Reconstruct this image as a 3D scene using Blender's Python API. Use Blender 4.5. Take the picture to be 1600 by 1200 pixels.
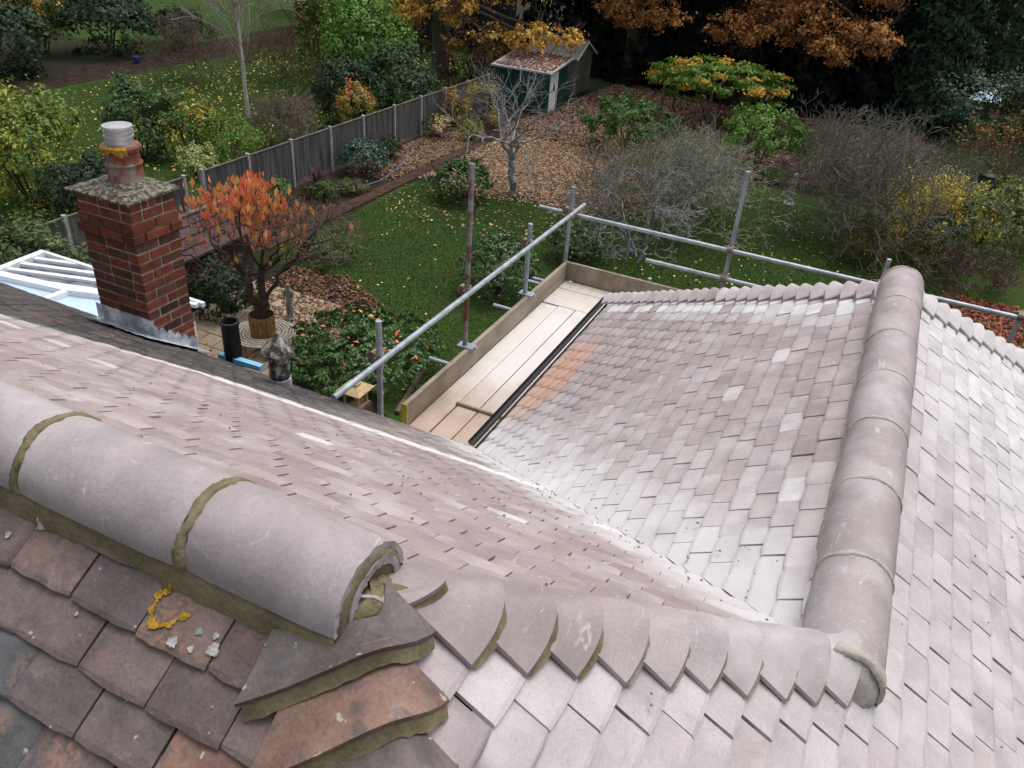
import bpy, bmesh, math, random
import numpy as np
from mathutils import Vector, Matrix

# ------------------------------------------------------------------ camera, sky, sun, exposure
scene = bpy.context.scene
for o in list(bpy.data.objects): bpy.data.objects.remove(o)
col = scene.collection
R = math.radians
YAW, PITCH, ROLL = -0.4077, 0.5583, 0.0795
CAM = Vector((0.618, -0.856, 1.089)); FPX = 1256.5
_f = Vector((math.sin(YAW)*math.cos(PITCH), math.cos(YAW)*math.cos(PITCH), -math.sin(PITCH)))
_r = Vector((math.cos(YAW), -math.sin(YAW), 0)); _u = _r.cross(_f)
_r2 = _r*math.cos(ROLL)+_u*math.sin(ROLL); _u2 = -_r*math.sin(ROLL)+_u*math.cos(ROLL)
cam = bpy.data.objects.new('camera', bpy.data.cameras.new('camera')); col.objects.link(cam)
cam.matrix_world = Matrix(((_r2.x,_u2.x,-_f.x,CAM.x),(_r2.y,_u2.y,-_f.y,CAM.y),(_r2.z,_u2.z,-_f.z,CAM.z),(0,0,0,1)))
cam.data.sensor_width = 36; cam.data.lens = 36*FPX/1600; cam.data.clip_start = .05; cam.data.clip_end = 600
scene.camera = cam
scene.render.resolution_x, scene.render.resolution_y = 1024, 768

SUN_AZ, SUN_EL = R(25), R(72)          # azimuth clockwise from +Y
world = bpy.data.worlds.new('World'); scene.world = world; world.use_nodes = True
wn = world.node_tree; wn.nodes.clear()
sky = wn.nodes.new('ShaderNodeTexSky'); sky.sky_type = 'NISHITA'; sky.sun_disc = False
sky.sun_elevation = SUN_EL; sky.sun_rotation = SUN_AZ; sky.dust_density = 6; sky.air_density = 1.0
hsv = wn.nodes.new('ShaderNodeHueSaturation'); hsv.inputs['Saturation'].default_value = .22
bg = wn.nodes.new('ShaderNodeBackground'); bg.inputs['Strength'].default_value = .145
wo = wn.nodes.new('ShaderNodeOutputWorld')
wn.links.new(sky.outputs[0], hsv.inputs['Color']); wn.links.new(hsv.outputs[0], bg.inputs['Color']); wn.links.new(bg.outputs[0], wo.inputs[0])
sun = bpy.data.objects.new('sun', bpy.data.lights.new('sun', 'SUN')); col.objects.link(sun)
sun.data.energy = .75; sun.data.angle = R(40); sun.data.color = (1, .985, .965)
sd = Vector((math.sin(SUN_AZ)*math.cos(SUN_EL), math.cos(SUN_AZ)*math.cos(SUN_EL), math.sin(SUN_EL)))
sun.rotation_euler = (-sd).to_track_quat('-Z', 'Y').to_euler(); sun.location = sd*50
vs = scene.view_settings; vs.view_transform = 'Standard'; vs.look = 'None'; vs.exposure = 0.22; vs.gamma = 1; vs.use_curve_mapping = False

# ------------------------------------------------------------------ dimensions (metres; ridge end of the main roof = origin)
T = .7105                     # tan of the roof pitch, every slope
TH = math.atan(T); CO, SI = math.cos(TH), math.sin(TH)
W = .904; ZR = -W*T           # wing ridge: x = W, z = ZR
H = 2.301                     # eaves below the main ridge
L = 3.716                     # wing ridge end
SP = (H+ZR)/T                 # half span of the wing
ZG = -8.2                     # garden level
WEST = -11.0
rng = np.random.default_rng(7); random.seed(7)

def px_of(P):
    d = Vector(P)-CAM; z = d.dot(_f)
    if z < .05: return (-1e4, -1e4, z)
    return (800+FPX*d.dot(_r2)/z, 600-FPX*d.dot(_u2)/z, z)

# ------------------------------------------------------------------ helpers: objects
def tag(o, label=None, cat=None, group=None, kind=None):
    if label: o['label'] = label
    if cat: o['category'] = cat
    if group: o['group'] = group
    if kind: o['kind'] = kind
    return o
def empty(name, loc=(0,0,0), label=None, cat=None, group=None):
    o = bpy.data.objects.new(name, None); col.objects.link(o); o.location = loc; o.empty_display_size = .2
    return tag(o, label, cat, group)
def link(name, me, mat, parent=None, local=False):
    o = bpy.data.objects.new(name, me); col.objects.link(o)
    if mat and not me.materials: me.materials.append(mat)
    if parent:
        o.parent = parent
        if not local: o.matrix_parent_inverse = Matrix.Translation(-world_loc(parent))
    return o
def world_loc(o):
    v = o.location.copy()
    while o.parent: o = o.parent; v = v if o.type == 'MESH' else v
    return WL.get(o.name, o.location.copy())
WL = {}
def mesh(name, v, f, mat, parent=None, smooth=False, tint=None):
    me = bpy.data.meshes.new(name); me.from_pydata([tuple(p) for p in v], [], [tuple(q) for q in f]); me.validate()
    if smooth: me.polygons.foreach_set('use_smooth', [True]*len(me.polygons))
    if tint is not None:
        a = me.color_attributes.new('tint', 'FLOAT_COLOR', 'POINT')
        c = np.ones((len(me.vertices),4), np.float32); c[:,:3] = tint; a.data.foreach_set('color', c.ravel())
    return link(name, me, mat, parent)
def quads(name, V, Q, mat, parent=None, tint=None, smooth=False, tri=False):
    """V (n,3) and Q (m,4 or 3) numpy arrays -> one mesh object, fast"""
    k = Q.shape[1]; me = bpy.data.meshes.new(name)
    me.vertices.add(len(V)); me.vertices.foreach_set('co', np.ascontiguousarray(V, np.float32).ravel())
    me.loops.add(Q.size); me.loops.foreach_set('vertex_index', np.ascontiguousarray(Q, np.int32).ravel())
    me.polygons.add(len(Q)); me.polygons.foreach_set('loop_start', np.arange(0, Q.size, k, dtype=np.int32))
    me.polygons.foreach_set('loop_total', np.full(len(Q), k, np.int32))
    if smooth: me.polygons.foreach_set('use_smooth', np.ones(len(Q), bool))
    if tint is not None:
        a = me.color_attributes.new('tint', 'FLOAT_COLOR', 'POINT')
        c = np.ones((len(V),4), np.float32); c[:,:3] = tint; a.data.foreach_set('color', c.ravel())
    me.update(calc_edges=True)
    return link(name, me, mat, parent)
class MB:
    def __init__(s): s.v = []; s.f = []
    def add(s, v, f):
        n = len(s.v); s.v += [tuple(p) for p in v]; s.f += [tuple(i+n for i in q) for q in f]; return s
    def box(s, x0, x1, y0, y1, z0, z1):
        return s.add([(x0,y0,z0),(x1,y0,z0),(x1,y1,z0),(x0,y1,z0),(x0,y0,z1),(x1,y0,z1),(x1,y1,z1),(x0,y1,z1)],
                     [(3,2,1,0),(4,5,6,7),(0,1,5,4),(1,2,6,5),(2,3,7,6),(3,0,4,7)])
    def bbox(s, x0, x1, y0, y1, z0, z1, b):       # box with chamfered edges
        bm = bmesh.new(); bmesh.ops.create_cube(bm, size=1)
        for v in bm.verts: v.co = Vector(((x0+x1)/2+v.co.x*(x1-x0), (y0+y1)/2+v.co.y*(y1-y0), (z0+z1)/2+v.co.z*(z1-z0)))
        bmesh.ops.bevel(bm, geom=bm.edges[:], offset=b, segments=1, affect='EDGES', profile=.5)
        s.bm(bm); return s
    def bm(s, bm):
        bm.verts.index_update(); s.add([v.co[:] for v in bm.verts], [[v.index for v in f.verts] for f in bm.faces]); bm.free(); return s
    def bar(s, p, q, wd, ht, up=(0,0,1)):
        p, q = Vector(p), Vector(q); d = (q-p).normalized(); sd_ = d.cross(Vector(up)).normalized(); u = sd_.cross(d)
        c = [(-1,-1),(1,-1),(1,1),(-1,1)]
        v = [p+sd_*a*wd/2+u*b*ht/2 for a,b in c]+[q+sd_*a*wd/2+u*b*ht/2 for a,b in c]
        return s.add(v, [(0,3,2,1),(4,5,6,7),(0,1,5,4),(1,2,6,5),(2,3,7,6),(3,0,4,7)])
    def tube(s, p, q, r0, r1=None, n=12, cap=True):
        r1 = r0 if r1 is None else r1; p, q = Vector(p), Vector(q); d = (q-p).normalized()
        a = d.orthogonal().normalized(); b = d.cross(a); v = []
        for c, r in ((p,r0),(q,r1)):
            for i in range(n): an = 2*math.pi*i/n; v.append(c+(a*math.cos(an)+b*math.sin(an))*r)
        f = [(i,(i+1)%n,n+(i+1)%n,n+i) for i in range(n)]
        if cap: f += [tuple(range(n-1,-1,-1)), tuple(range(n,2*n))]
        return s.add(v, f)
    def lathe(s, c, prof, n=24):
        v = []; f = []
        for r, z in prof:
            for i in range(n): an = 2*math.pi*i/n; v.append((c[0]+r*math.cos(an), c[1]+r*math.sin(an), c[2]+z))
        for k in range(len(prof)-1):
            for i in range(n): f.append((k*n+i, k*n+(i+1)%n, (k+1)*n+(i+1)%n, (k+1)*n+i))
        f.append(tuple(range(n-1,-1,-1))); m = (len(prof)-1)*n; f.append(tuple(range(m, m+n)))
        return s.add(v, f)
    def build(s, name, mat, parent=None, smooth=False):
        o = mesh(name, s.v, s.f, mat, parent)
        if smooth:
            o.data.polygons.foreach_set('use_smooth', [True]*len(o.data.polygons)); o.data.set_sharp_from_angle(angle=R(38))
        return o
def part(par, name, mat, mb, smooth=False): return mb.build(name, mat, par, smooth)

# ------------------------------------------------------------------ helpers: materials
MATS = {}
class N:
    def __init__(s, name):
        s.m = bpy.data.materials.new(name); s.m.use_nodes = True; s.t = s.m.node_tree; s.p = s.t.nodes['Principled BSDF']; MATS[name] = s.m
    def n(s, typ, ins=None, **kw):
        nd = s.t.nodes.new(typ)
        for k, v in kw.items(): setattr(nd, k, v)
        for k, v in (ins or {}).items(): s.set(nd.inputs[k], v)
        return nd
    def set(s, sock, v):
        if isinstance(v, bpy.types.NodeSocket): s.t.links.new(v, sock)
        elif isinstance(v, (tuple, list)) and sock.type == 'RGBA': sock.default_value = (*v[:3], 1)
        else: sock.default_value = v
    def noise(s, scale, detail=4, rough=.55, vec=None, dist=0):
        nd = s.n('ShaderNodeTexNoise', {'Scale': scale, 'Detail': detail, 'Roughness': rough, 'Distortion': dist})
        if vec is not None: s.set(nd.inputs['Vector'], vec)
        return nd.outputs['Fac']
    def pos(s): return s.n('ShaderNodeNewGeometry').outputs['Position']
    def math(s, op, a, b=0.0, c=0.0):
        nd = s.n('ShaderNodeMath', operation=op); s.set(nd.inputs[0], a); s.set(nd.inputs[1], b); s.set(nd.inputs[2], c); return nd.outputs[0]
    def ramp(s, v, a, b, lo=0.0, hi=1.0):
        nd = s.n('ShaderNodeMapRange', {'Value': v, 'From Min': a, 'From Max': b, 'To Min': lo, 'To Max': hi}, interpolation_type='SMOOTHSTEP'); return nd.outputs[0]
    def mix(s, f, a, b, mode='MIX'):
        nd = s.n('ShaderNodeMix', data_type='RGBA', blend_type=mode); s.set(nd.inputs[0], f); s.set(nd.inputs[6], a); s.set(nd.inputs[7], b); return nd.outputs[2]
    def scale(s, vec, v):
        nd = s.n('ShaderNodeVectorMath', operation='MULTIPLY'); s.set(nd.inputs[0], vec); nd.inputs[1].default_value = v; return nd.outputs[0]
    def grey(s, v):
        nd = s.n('ShaderNodeCombineColor'); [s.set(nd.inputs[i], v) for i in range(3)]; return nd.outputs[0]
    def out(s, colr=None, rough=.7, spec=.4, bump=None, bs=.3, dist=.01, metal=0):
        if colr is not None: s.set(s.p.inputs['Base Color'], colr)
        s.set(s.p.inputs['Roughness'], rough); s.p.inputs['Specular IOR Level'].default_value = spec; s.p.inputs['Metallic'].default_value = metal
        if bump is not None:
            b = s.n('ShaderNodeBump', {'Height': bump, 'Strength': bs, 'Distance': dist}); s.t.links.new(b.outputs[0], s.p.inputs['Normal'])
        return s.m
def simple(name, c, rough=.7, spec=.3, var=.25, sc=6, sc2=40, bs=.25, dist=.01, metal=0, c2=None):
    m = N(name); P = m.pos(); a = m.noise(sc, 5, vec=P); b = m.noise(sc2, 4, vec=P)
    k = m.math('ADD', m.ramp(a, .3, .7, 1-var, 1+var*.6), m.ramp(b, .3, .7, -var*.5, var*.4))
    base = c if c2 is None else m.mix(m.ramp(a, .42, .6), c, c2)
    return m.out(m.mix(1.0, base, m.grey(k), 'MULTIPLY'), rough, spec, b, bs, dist, metal)

def tile_material(name, src, old=False):
    m = N(name); P = m.pos()
    if src == 'object':
        oi = m.n('ShaderNodeObjectInfo'); base = oi.outputs['Color']
        off = m.n('ShaderNodeVectorMath', operation='SCALE'); off.inputs[0].default_value = (31., 17., 23.); m.set(off.inputs['Scale'], oi.outputs['Random'])
        ad = m.n('ShaderNodeVectorMath', operation='ADD'); m.set(ad.inputs[0], P); m.set(ad.inputs[1], off.outputs[0]); Q = ad.outputs[0]
    else:
        base = m.n('ShaderNodeAttribute', attribute_name='tint').outputs['Color']; Q = P
    big = m.noise(7, 5, .6, Q); fine = m.noise(120, 5, .65, Q); mid = m.noise(26, 5, .6, Q)
    k = m.math('ADD', m.ramp(big, .3, .7, .84 if not old else .66, 1.1 if not old else 1.25), m.ramp(fine, .3, .7, -.07 if not old else -.16, .07 if not old else .14))
    c = m.mix(1.0, base, m.grey(k), 'MULTIPLY')
    xyz = m.n('ShaderNodeSeparateXYZ'); m.set(xyz.inputs[0], P); X, Y = xyz.outputs[0], xyz.outputs[1]
    if old:
        # weathered clay: grey-black bloom, orange spalls, pale lichen specks
        c = m.mix(m.ramp(mid, .52, .66, 0, .55), c, (.085,.08,.088))
        spall = m.math('MULTIPLY', m.ramp(m.noise(4.5, 3, .5, Q), .56, .68), m.ramp(m.noise(55, 6, .75, Q), .47, .56))
        c = m.mix(m.math('MULTIPLY', spall, .5), c, (.40,.19,.12))
        c = m.mix(m.math('MULTIPLY', m.ramp(m.noise(38, 2, .5, Q), .70, .73), .7), c, (.5,.5,.46))
        c = m.mix(m.math('MULTIPLY', m.ramp(m.noise(16, 6, .7, Q), .60, .72), .35), c, (.36,.34,.34))
    else:
        # sweeps of cutting dust and scuff marks
        st = m.noise(30, 4, .6, m.scale(Q, (1, .22, .6)), 1.2)
        c = m.mix(m.math('MULTIPLY', m.ramp(st, .63, .74), .6), c, (.66,.62,.61))
        c = m.mix(m.math('MULTIPLY', m.ramp(m.noise(2.1, 5, .65, Q, 1.), .52, .68), .35), c, (.24,.20,.20))
        c = m.mix(m.math('MULTIPLY', m.ramp(m.noise(210, 2, .5, Q), .66, .70), .5), c, (.20,.16,.155))
        st2 = m.noise(75, 3, .6, m.scale(Q, (.2, 1, .6)), .8)
        c = m.mix(m.math('MULTIPLY', m.ramp(st2, .70, .76), .6), c, (.72,.68,.66))
        c = m.mix(m.math('MULTIPLY', m.ramp(m.noise(3.2, 4, .6, P), .48, .72), .42), c, (.62,.585,.60))
    if name.startswith('scuffed'):
        c = m.mix(m.math('MULTIPLY', m.ramp(m.noise(9, 6, .7, Q, 1.5), .60, .70), .5), c, (.62,.59,.59))
        c = m.mix(m.math('MULTIPLY', m.ramp(m.noise(48, 5, .7, m.scale(Q, (.35,.35,1)), 2.), .67, .72), .75), c, (.70,.68,.66))
        c = m.mix(m.math('MULTIPLY', m.ramp(m.noise(5, 5, .65, Q), .58, .74), .4), c, (.22,.185,.18))
        c = m.mix(m.math('MULTIPLY', m.ramp(m.noise(34, 3, .6, Q), .72, .75), .6), c, (.30,.26,.17))
    # dust gathered along the valley (plan line x + y = 2W), west of the wing ridge
    wob = m.math('MULTIPLY', m.math('SUBTRACT', m.noise(5, 4, .6, P), .5), .5)
    d = m.math('ADD', m.math('MULTIPLY', m.math('SUBTRACT', m.math('ADD', X, Y), 2*W), .7071), wob)
    f1 = m.math('MULTIPLY', m.ramp(d, .42, .03), m.ramp(d, -.36, -.05))
    f1 = m.math('MULTIPLY', m.math('MULTIPLY', f1, m.ramp(X, .86, .70)), m.ramp(Y, .7, 1.0))
    c = m.mix(m.math('MULTIPLY', f1, .66), c, (.70,.685,.70))
    # dust line where the new tiling stops on the garden slope
    e = m.math('ADD', m.math('SUBTRACT', Y, m.math('SUBTRACT', m.math('ADD', 2.22, m.math('MULTIPLY', m.math('ADD', X, 1.3), .15)), m.math('MULTIPLY', m.math('MAXIMUM', m.math('SUBTRACT', -2.5, X), 0.), .55))), m.math('MULTIPLY', wob, .12))
    f2 = m.math('MULTIPLY', m.math('MULTIPLY', m.ramp(e, -.14, -.06), m.ramp(e, .09, .02)), m.ramp(X, -.2, -.7))
    f2 = m.math('MULTIPLY', f2, m.ramp(X, -3.6, -2.4, .15, 1))
    c = m.mix(m.math('MULTIPLY', f2, .85), c, (.78,.76,.77))
    # orange brick dust near the foot of the wing slope
    ox = m.math('DIVIDE', m.math('SUBTRACT', X, -1.22), .26); oy = m.math('DIVIDE', m.math('SUBTRACT', Y, 4.2), .75)
    rr = m.math('ADD', m.math('MULTIPLY', ox, ox), m.math('MULTIPLY', oy, oy))
    c = m.mix(m.math('MULTIPLY', m.ramp(m.math('ADD', rr, wob), 1.3, .1), .6), c, (.62,.32,.19))
    return m.out(c, m.ramp(big, .3, .7, .5, .68), .42, m.math('ADD', fine, m.math('MULTIPLY', mid, 1.5)), .22 if not old else .4, .004)

def leaf_material(name, rough=.5, spec=.3, trans=.25):
    m = N(name); base = m.n('ShaderNodeAttribute', attribute_name='tint').outputs['Color']
    m.out(base, rough, spec)
    tr = m.n('ShaderNodeBsdfTranslucent'); m.set(tr.inputs[0], base); mx = m.n('ShaderNodeMixShader'); mx.inputs[0].default_value = trans
    o = m.t.nodes['Material Output']; m.t.links.new(m.p.outputs[0], mx.inputs[1]); m.t.links.new(tr.outputs[0], mx.inputs[2]); m.t.links.new(mx.outputs[0], o.inputs[0])
    return m.m

M_TILE_O = tile_material('clay_tile', 'object'); M_TILE_A = tile_material('clay_tile_mass', 'attr')
M_RIDGE = tile_material('scuffed_ridge_tile', 'object'); M_OLD = tile_material('weathered_clay_tile', 'object', True); M_OLD_A = tile_material('weathered_clay_mass', 'attr', True)
M_LEAF = leaf_material('leaf'); M_DRY = leaf_material('dry_leaf', .75, .15, .15); M_GLOSS = leaf_material('glossy_leaf', .36, .42, .12)
M_DECK = simple('roof_felt', (.03,.028,.027), .9)
M_MORT = simple('fresh_mortar', (.215,.18,.108), .9, .2, .25, 14, 90, .5, .006)
M_MORT3 = simple('dusty_mortar', (.27,.24,.19), .9, .2, .25, 14, 90, .5, .006)
M_MORT2 = simple('pale_mortar', (.43,.40,.355), .9, .2, .2, 14, 90, .5, .006)
M_BMORT = simple('brick_mortar', (.36,.33,.27), .95, .2, .35, 12, 70, .6, .008)
M_LEAD = simple('lead', (.42,.46,.52), .5, .5, .35, 9, 40, .2, .006, .25, (.6,.63,.66))
M_FLAUN = simple('mossy_cement', (.12,.112,.092), .95, .2, .5, 34, 90, .9, .02, 0, (.245,.23,.17))
M_POT = simple('terracotta_pot', (.26,.085,.06), .8, .3, .3, 10, 60, .3, .005, 0, (.24,.20,.18))
M_ALU = simple('aluminium', (.62,.63,.64), .35, .5, .15, 12, 60, .1, .003, .6)
M_LICH = simple('yellow_lichen', (.40,.235,.035), .95, .1, .4, 40, 160, .8, .004)
M_LICHW = simple('pale_lichen', (.40,.40,.365), .95, .1, .3, 40, 160, .6, .003)
M_GALV = simple('galvanised_tube', (.38,.43,.48), .45, .5, .25, 10, 70, .15, .002, .35)
M_RUST = simple('rusty_tube', (.36,.38,.40), .6, .4, .3, 7, 50, .3, .003, .3, (.17,.085,.05))
M_COUP = simple('coupler_steel', (.30,.29,.27), .6, .4, .4, 20, 90, .3, .003, .5, (.22,.13,.08))
M_GUT = simple('black_gutter', (.013,.013,.016), .45, .4, .4, 18, 80, .3, .003)
M_PIPE = simple('soot_black_pipe', (.022,.02,.02), .7, .3, .5, 14, 60, .3, .003)
M_COWL = simple('lichened_concrete', (.085,.08,.075), .95, .2, .5, 18, 70, .7, .01, 0, (.30,.29,.26))
M_BLUE = simple('blue_plastic', (.20,.50,.72), .4, .5, .1)
M_WALL = simple('house_brick_wall', (.25,.12,.085), .9, .2, .3, 5, 40, .3)
M_UPVC = simple('white_upvc', (.82,.84,.87), .35, .5, .06, 5, 30, .05)
M_BARK = simple('dark_bark', (.075,.058,.047), .95, .15, .35, 9, 60, .8, .02)
M_BARKG = simple('grey_bark', (.26,.265,.27), .95, .15, .35, 8, 50, .6, .015)
M_BIRCH = simple('birch_bark', (.56,.55,.52), .85, .2, .3, 5, 30, .4, .01, 0, (.45,.42,.38))
M_TWIGB = simple('brown_twig', (.15,.11,.085), .95, .1, .35, 6, 30, .3)
M_TWIGG = simple('grey_twig', (.36,.35,.30), .95, .1, .35, 3, 30, .3, .01, 0, (.21,.225,.15))
M_TWIGP = simple('mauve_twig', (.22,.19,.18), .95, .1, .35, 3, 30, .3, .01, 0, (.13,.14,.09))
M_SOIL = simple('soil', (.040,.028,.021), .95, .1, .45, 3, 30, .8, .05)
M_STONE = simple('weathered_stone', (.33,.33,.30), .95, .15, .35, 20, 90, .5, .006, 0, (.22,.24,.20))
M_CONC = simple('concrete_post', (.36,.37,.37), .9, .2, .25, 8, 50, .3, .004)
M_FENCE = simple('weathered_fence_board', (.055,.057,.062), .9, .2, .35, 4, 40, .5, .006, 0, (.085,.083,.082))
def fence_mat():
    m = N('weathered_fence_board_streaked'); P = m.pos(); g = m.noise(9, 5, .65, m.scale(P, (1,1,.08))); f = m.noise(50, 4, .6, m.scale(P, (1,1,.2)))
    return m.out(m.mix(m.ramp(g, .35, .65), (.055,.056,.060), (.13,.128,.126)), .9, .2, f, .4, .005)
M_FENCE = fence_mat()
M_FENCECAP = simple('fence_capping', (.17,.16,.145), .9, .2, .3, 6)
M_GSHED = simple('green_shed_paint', (.012,.055,.048), .6, .3, .2, 4, 30, .2)
M_SAGE = simple('sage_paint', (.17,.19,.155), .7, .3, .15, 4, 30, .2)
M_WDOOR = simple('white_door_paint', (.70,.72,.74), .6, .3, .12, 4, 30, .2)
M_FELT = simple('felt_roof', (.16,.15,.145), .9, .2, .35, 6, 40, .4)
M_RED = simple('dark_red_shed', (.075,.018,.014), .8, .2, .25, 4)
M_BLACK = simple('black_cladding', (.012,.013,.017), .8, .2, .25, 4)
M_PLUM = simple('plum_roof_felt', (.10,.06,.062), .9, .2, .35, 8, 50, .5)
M_SAND = simple('cast_sandstone', (.50,.37,.20), .9, .2, .25, 18, 80, .4, .004)
M_BRICKP = simple('pillar_brick', (.15,.085,.065), .95, .2, .3, 9)
M_DARKP = simple('dark_plastic', (.012,.018,.018), .5, .4, .3, 6)
M_TIMB = simple('orange_timber', (.27,.145,.055), .75, .3, .3, 9, 60, .4, .004)
M_SEAT = simple('weathered_seat_slat', (.44,.40,.34), .85, .2, .3, 12, 60, .4, .004)
M_BPOT = simple('blue_glaze', (.03,.06,.22), .3, .5, .15)
M_HOSE = simple('blue_hose', (.12,.17,.26), .5, .4, .1)
M_TARP = simple('blue_grey_cover', (.035,.05,.07), .6, .3, .35, 4)
def glass_mat(name, c, rough, spec=.7):
    m = N(name); return m.out(m.mix(m.ramp(m.noise(3, 3, .5, m.pos()), .3, .7, 0, .25), c, (.85,.9,.95)), rough, spec)
M_PANE = glass_mat('tinted_blue_pane', (.50,.66,.82), .18); M_PANED = glass_mat('dark_glass_pane', (.035,.05,.075), .08, .8)
def wood_mat(name, c, c2, dusty=0.):
    m = N(name); P = m.pos(); g = m.noise(14, 6, .6, m.scale(P, (1, .06, 1)) if dusty else m.scale(P, (1, .1, .4)), .6); fine = m.noise(60, 5, .7, P)
    k = m.mix(m.ramp(g, .35, .65), c, c2); k = m.mix(m.math('MULTIPLY', m.ramp(m.noise(2.3, 5, .6, P), .5, .7), .5), k, (.16,.14,.12))
    if dusty:
        xyz = m.n('ShaderNodeSeparateXYZ'); m.set(xyz.inputs[0], P); Y = xyz.outputs[1]
        wob = m.math('MULTIPLY', m.math('SUBTRACT', m.noise(3, 4, .6, P), .5), .9); Yw = m.math('ADD', Y, wob)
        d = m.math('MULTIPLY', m.ramp(Yw, 4.3, 5.3), m.ramp(Yw, 7.4, 6.3, .45, 1))      # white cutting dust
        k = m.mix(m.math('MULTIPLY', d, dusty), k, (.86,.85,.84))
        k = m.mix(m.ramp(Yw, 5.0, 3.9, 0, .45), k, (.56,.40,.31))                        # brick dust
    return m.out(k, .8, .3, m.math('ADD', g, m.math('MULTIPLY', fine, .4)), .35, .004)
M_BOARD = wood_mat('scaffold_board_wood', (.43,.345,.285), (.51,.425,.36), .58)
M_TOE = wood_mat('toe_board_wood', (.27,.22,.165), (.38,.32,.25))
def brick_mat():
    m = N('chimney_brick'); oi = m.n('ShaderNodeObjectInfo'); P = m.pos(); a = m.noise(18, 5, .6, P); b = m.noise(90, 5, .7, P)
    c = m.mix(1.0, oi.outputs['Color'], m.grey(m.ramp(a, .3, .7, .72, 1.15)), 'MULTIPLY')
    c = m.mix(m.math('MULTIPLY', m.ramp(m.noise(30, 5, .7, P), .6, .7), .4), c, (.05,.04,.035))
    return m.out(c, .9, .2, b, .5, .006)
M_BRICK = brick_mat()
def ground_mat(name, c1, c2, c3):
    m = N(name); P = m.pos(); a = m.noise(.35, 5, .6, P); b = m.noise(2.2, 5, .65, P); f = m.noise(30, 4, .7, P)
    c = m.mix(m.ramp(a, .4, .62), c1, c2); c = m.mix(m.math('MULTIPLY', m.ramp(b, .5, .7), .6), c, c3)
    return m.out(m.mix(1.0, c, m.grey(m.ramp(f, .25, .75, .6, 1.3)), 'MULTIPLY'), .95, .1, f, .8, .05)
M_LAWN = ground_mat('lawn_turf', (.036,.070,.016), (.046,.086,.018), (.062,.080,.024))
M_GROUND = ground_mat('rough_ground', (.030,.027,.016), (.024,.035,.012), (.05,.036,.022))
M_SLAB = simple('paving_slab', (.40,.32,.22), .9, .2, .25, 2.5, 40, .3, .004, 0, (.33,.27,.20))

# ------------------------------------------------------------------ setting
def sheet(name, pts, z, mat):
    bm = bmesh.new(); bm.faces.new([bm.verts.new((x,y,z)) for x,y in pts]); mb = MB().bm(bm)
    return tag(mb.build(name, mat), kind='structure')
sheet('ground', [(-300,-200),(300,-200),(300,400),(-300,400)], ZG-.012, M_GROUND)
def wavy(pts, amp, seed, n=10):
    r = random.Random(seed); out = []
    for i in range(len(pts)):
        a, b = Vector(pts[i]), Vector(pts[(i+1)%len(pts)])
        for k in range(n): out.append(a.lerp(b, k/n)+Vector((r.uniform(-amp,amp), r.uniform(-amp,amp))))
    return [tuple(p) for p in out]
sheet('lawn', wavy([(-14.0,15.4),(-13.2,14.9),(-11.2,15.2),(-9.6,13.6),(-6.9,10.2),(-3,8),(5,8),(6,29),(-1,31),(-9,30.5),(-14.2,29)], .12, 3), ZG-.004, M_LAWN)
sheet('neighbouring_lawn', wavy([(-33.5,13),(-18.2,13),(-18.2,33),(-24,46),(-34,46)], .2, 4), ZG-.004, M_LAWN)
sheet('far_lawn', wavy([(-60,34),(-37.5,33),(-37.5,70),(-60,70)], .3, 5), ZG-.004, M_LAWN)
sheet('far_meadow', wavy([(4,62),(40,62),(40,130),(0,130)], .3, 6), ZG-.004, M_LAWN)
sheet('garden_bed', wavy([(-16.9,15.5),(-14.7,15.5),(-14.75,29),(-13,34.5),(-17,34.5)], .1, 7), ZG-.006, M_SOIL)
sheet('soil_path', wavy([(-36.6,14),(-33.6,14),(-33.8,40),(-36.6,40)], .25, 8), ZG-.002, M_SOIL)
sheet('mulch_bed', wavy([(-12.9,13.5),(-10.2,13.2),(-9.9,14.3),(-11.3,15.3),(-12.7,15.0)], .08, 9), ZG+.001, M_SOIL)
pat = sheet('patio', [(-17,3.5),(-9.7,3.5),(-9.7,12.6),(-10.4,13.5),(-17,13.5)], ZG-.002, M_SOIL)
slabm = MB().bbox(-.222,.222,-.222,.222,-.02,.02,.006)
slab_me = None; r_ = random.Random(5)
y = 6.9
while y < 13.4:
    x = -16.6+r_.uniform(0,.2)
    while x < -9.95:
        wx = r_.choice((.45,.45,.6)); 
        if not (y > 12.9 and x > -10.8):
            if slab_me is None:
                o = slabm.build('slab', M_SLAB, pat); slab_me = o.data
            else: o = link('slab', slab_me, None, pat)
            o.location = (x+wx/2, y+.225, ZG+.004+r_.uniform(0,.006)); o.scale = (wx/.45, 1, 1); o.rotation_euler = (r_.uniform(-.006,.006), r_.uniform(-.006,.006), r_.uniform(-.01,.01))
        x += wx+.012
    y += .462

# ------------------------------------------------------------------ the house
house = empty('house', (0,0,0), 'house with pinkish clay tiled roof, its ridges and hips filling the foreground', 'house')
XE = H/T
# walls
mb = MB(); mb.box(WEST, XE-.25, -XE+.25, XE-.25, ZG, -H-.12); mb.box(W-SP+.25, W+SP-.25, XE-.25, L+SP-.25, ZG, -H-.125)
part(house, 'wall', M_WALL, mb)
mb = MB(); mb.box(WEST, W-SP+.10, XE-.10, XE-.07, -H-.17, -H-.03); mb.box(W-SP+.07, W-SP+.10, XE-.07, L+SP-.1, -H-.17, -H-.03); mb.box(W-SP+.07, W+SP-.1, L+SP-.1, L+SP-.07, -H-.17, -H-.03)
part(house, 'fascia', M_UPVC, mb)

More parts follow.
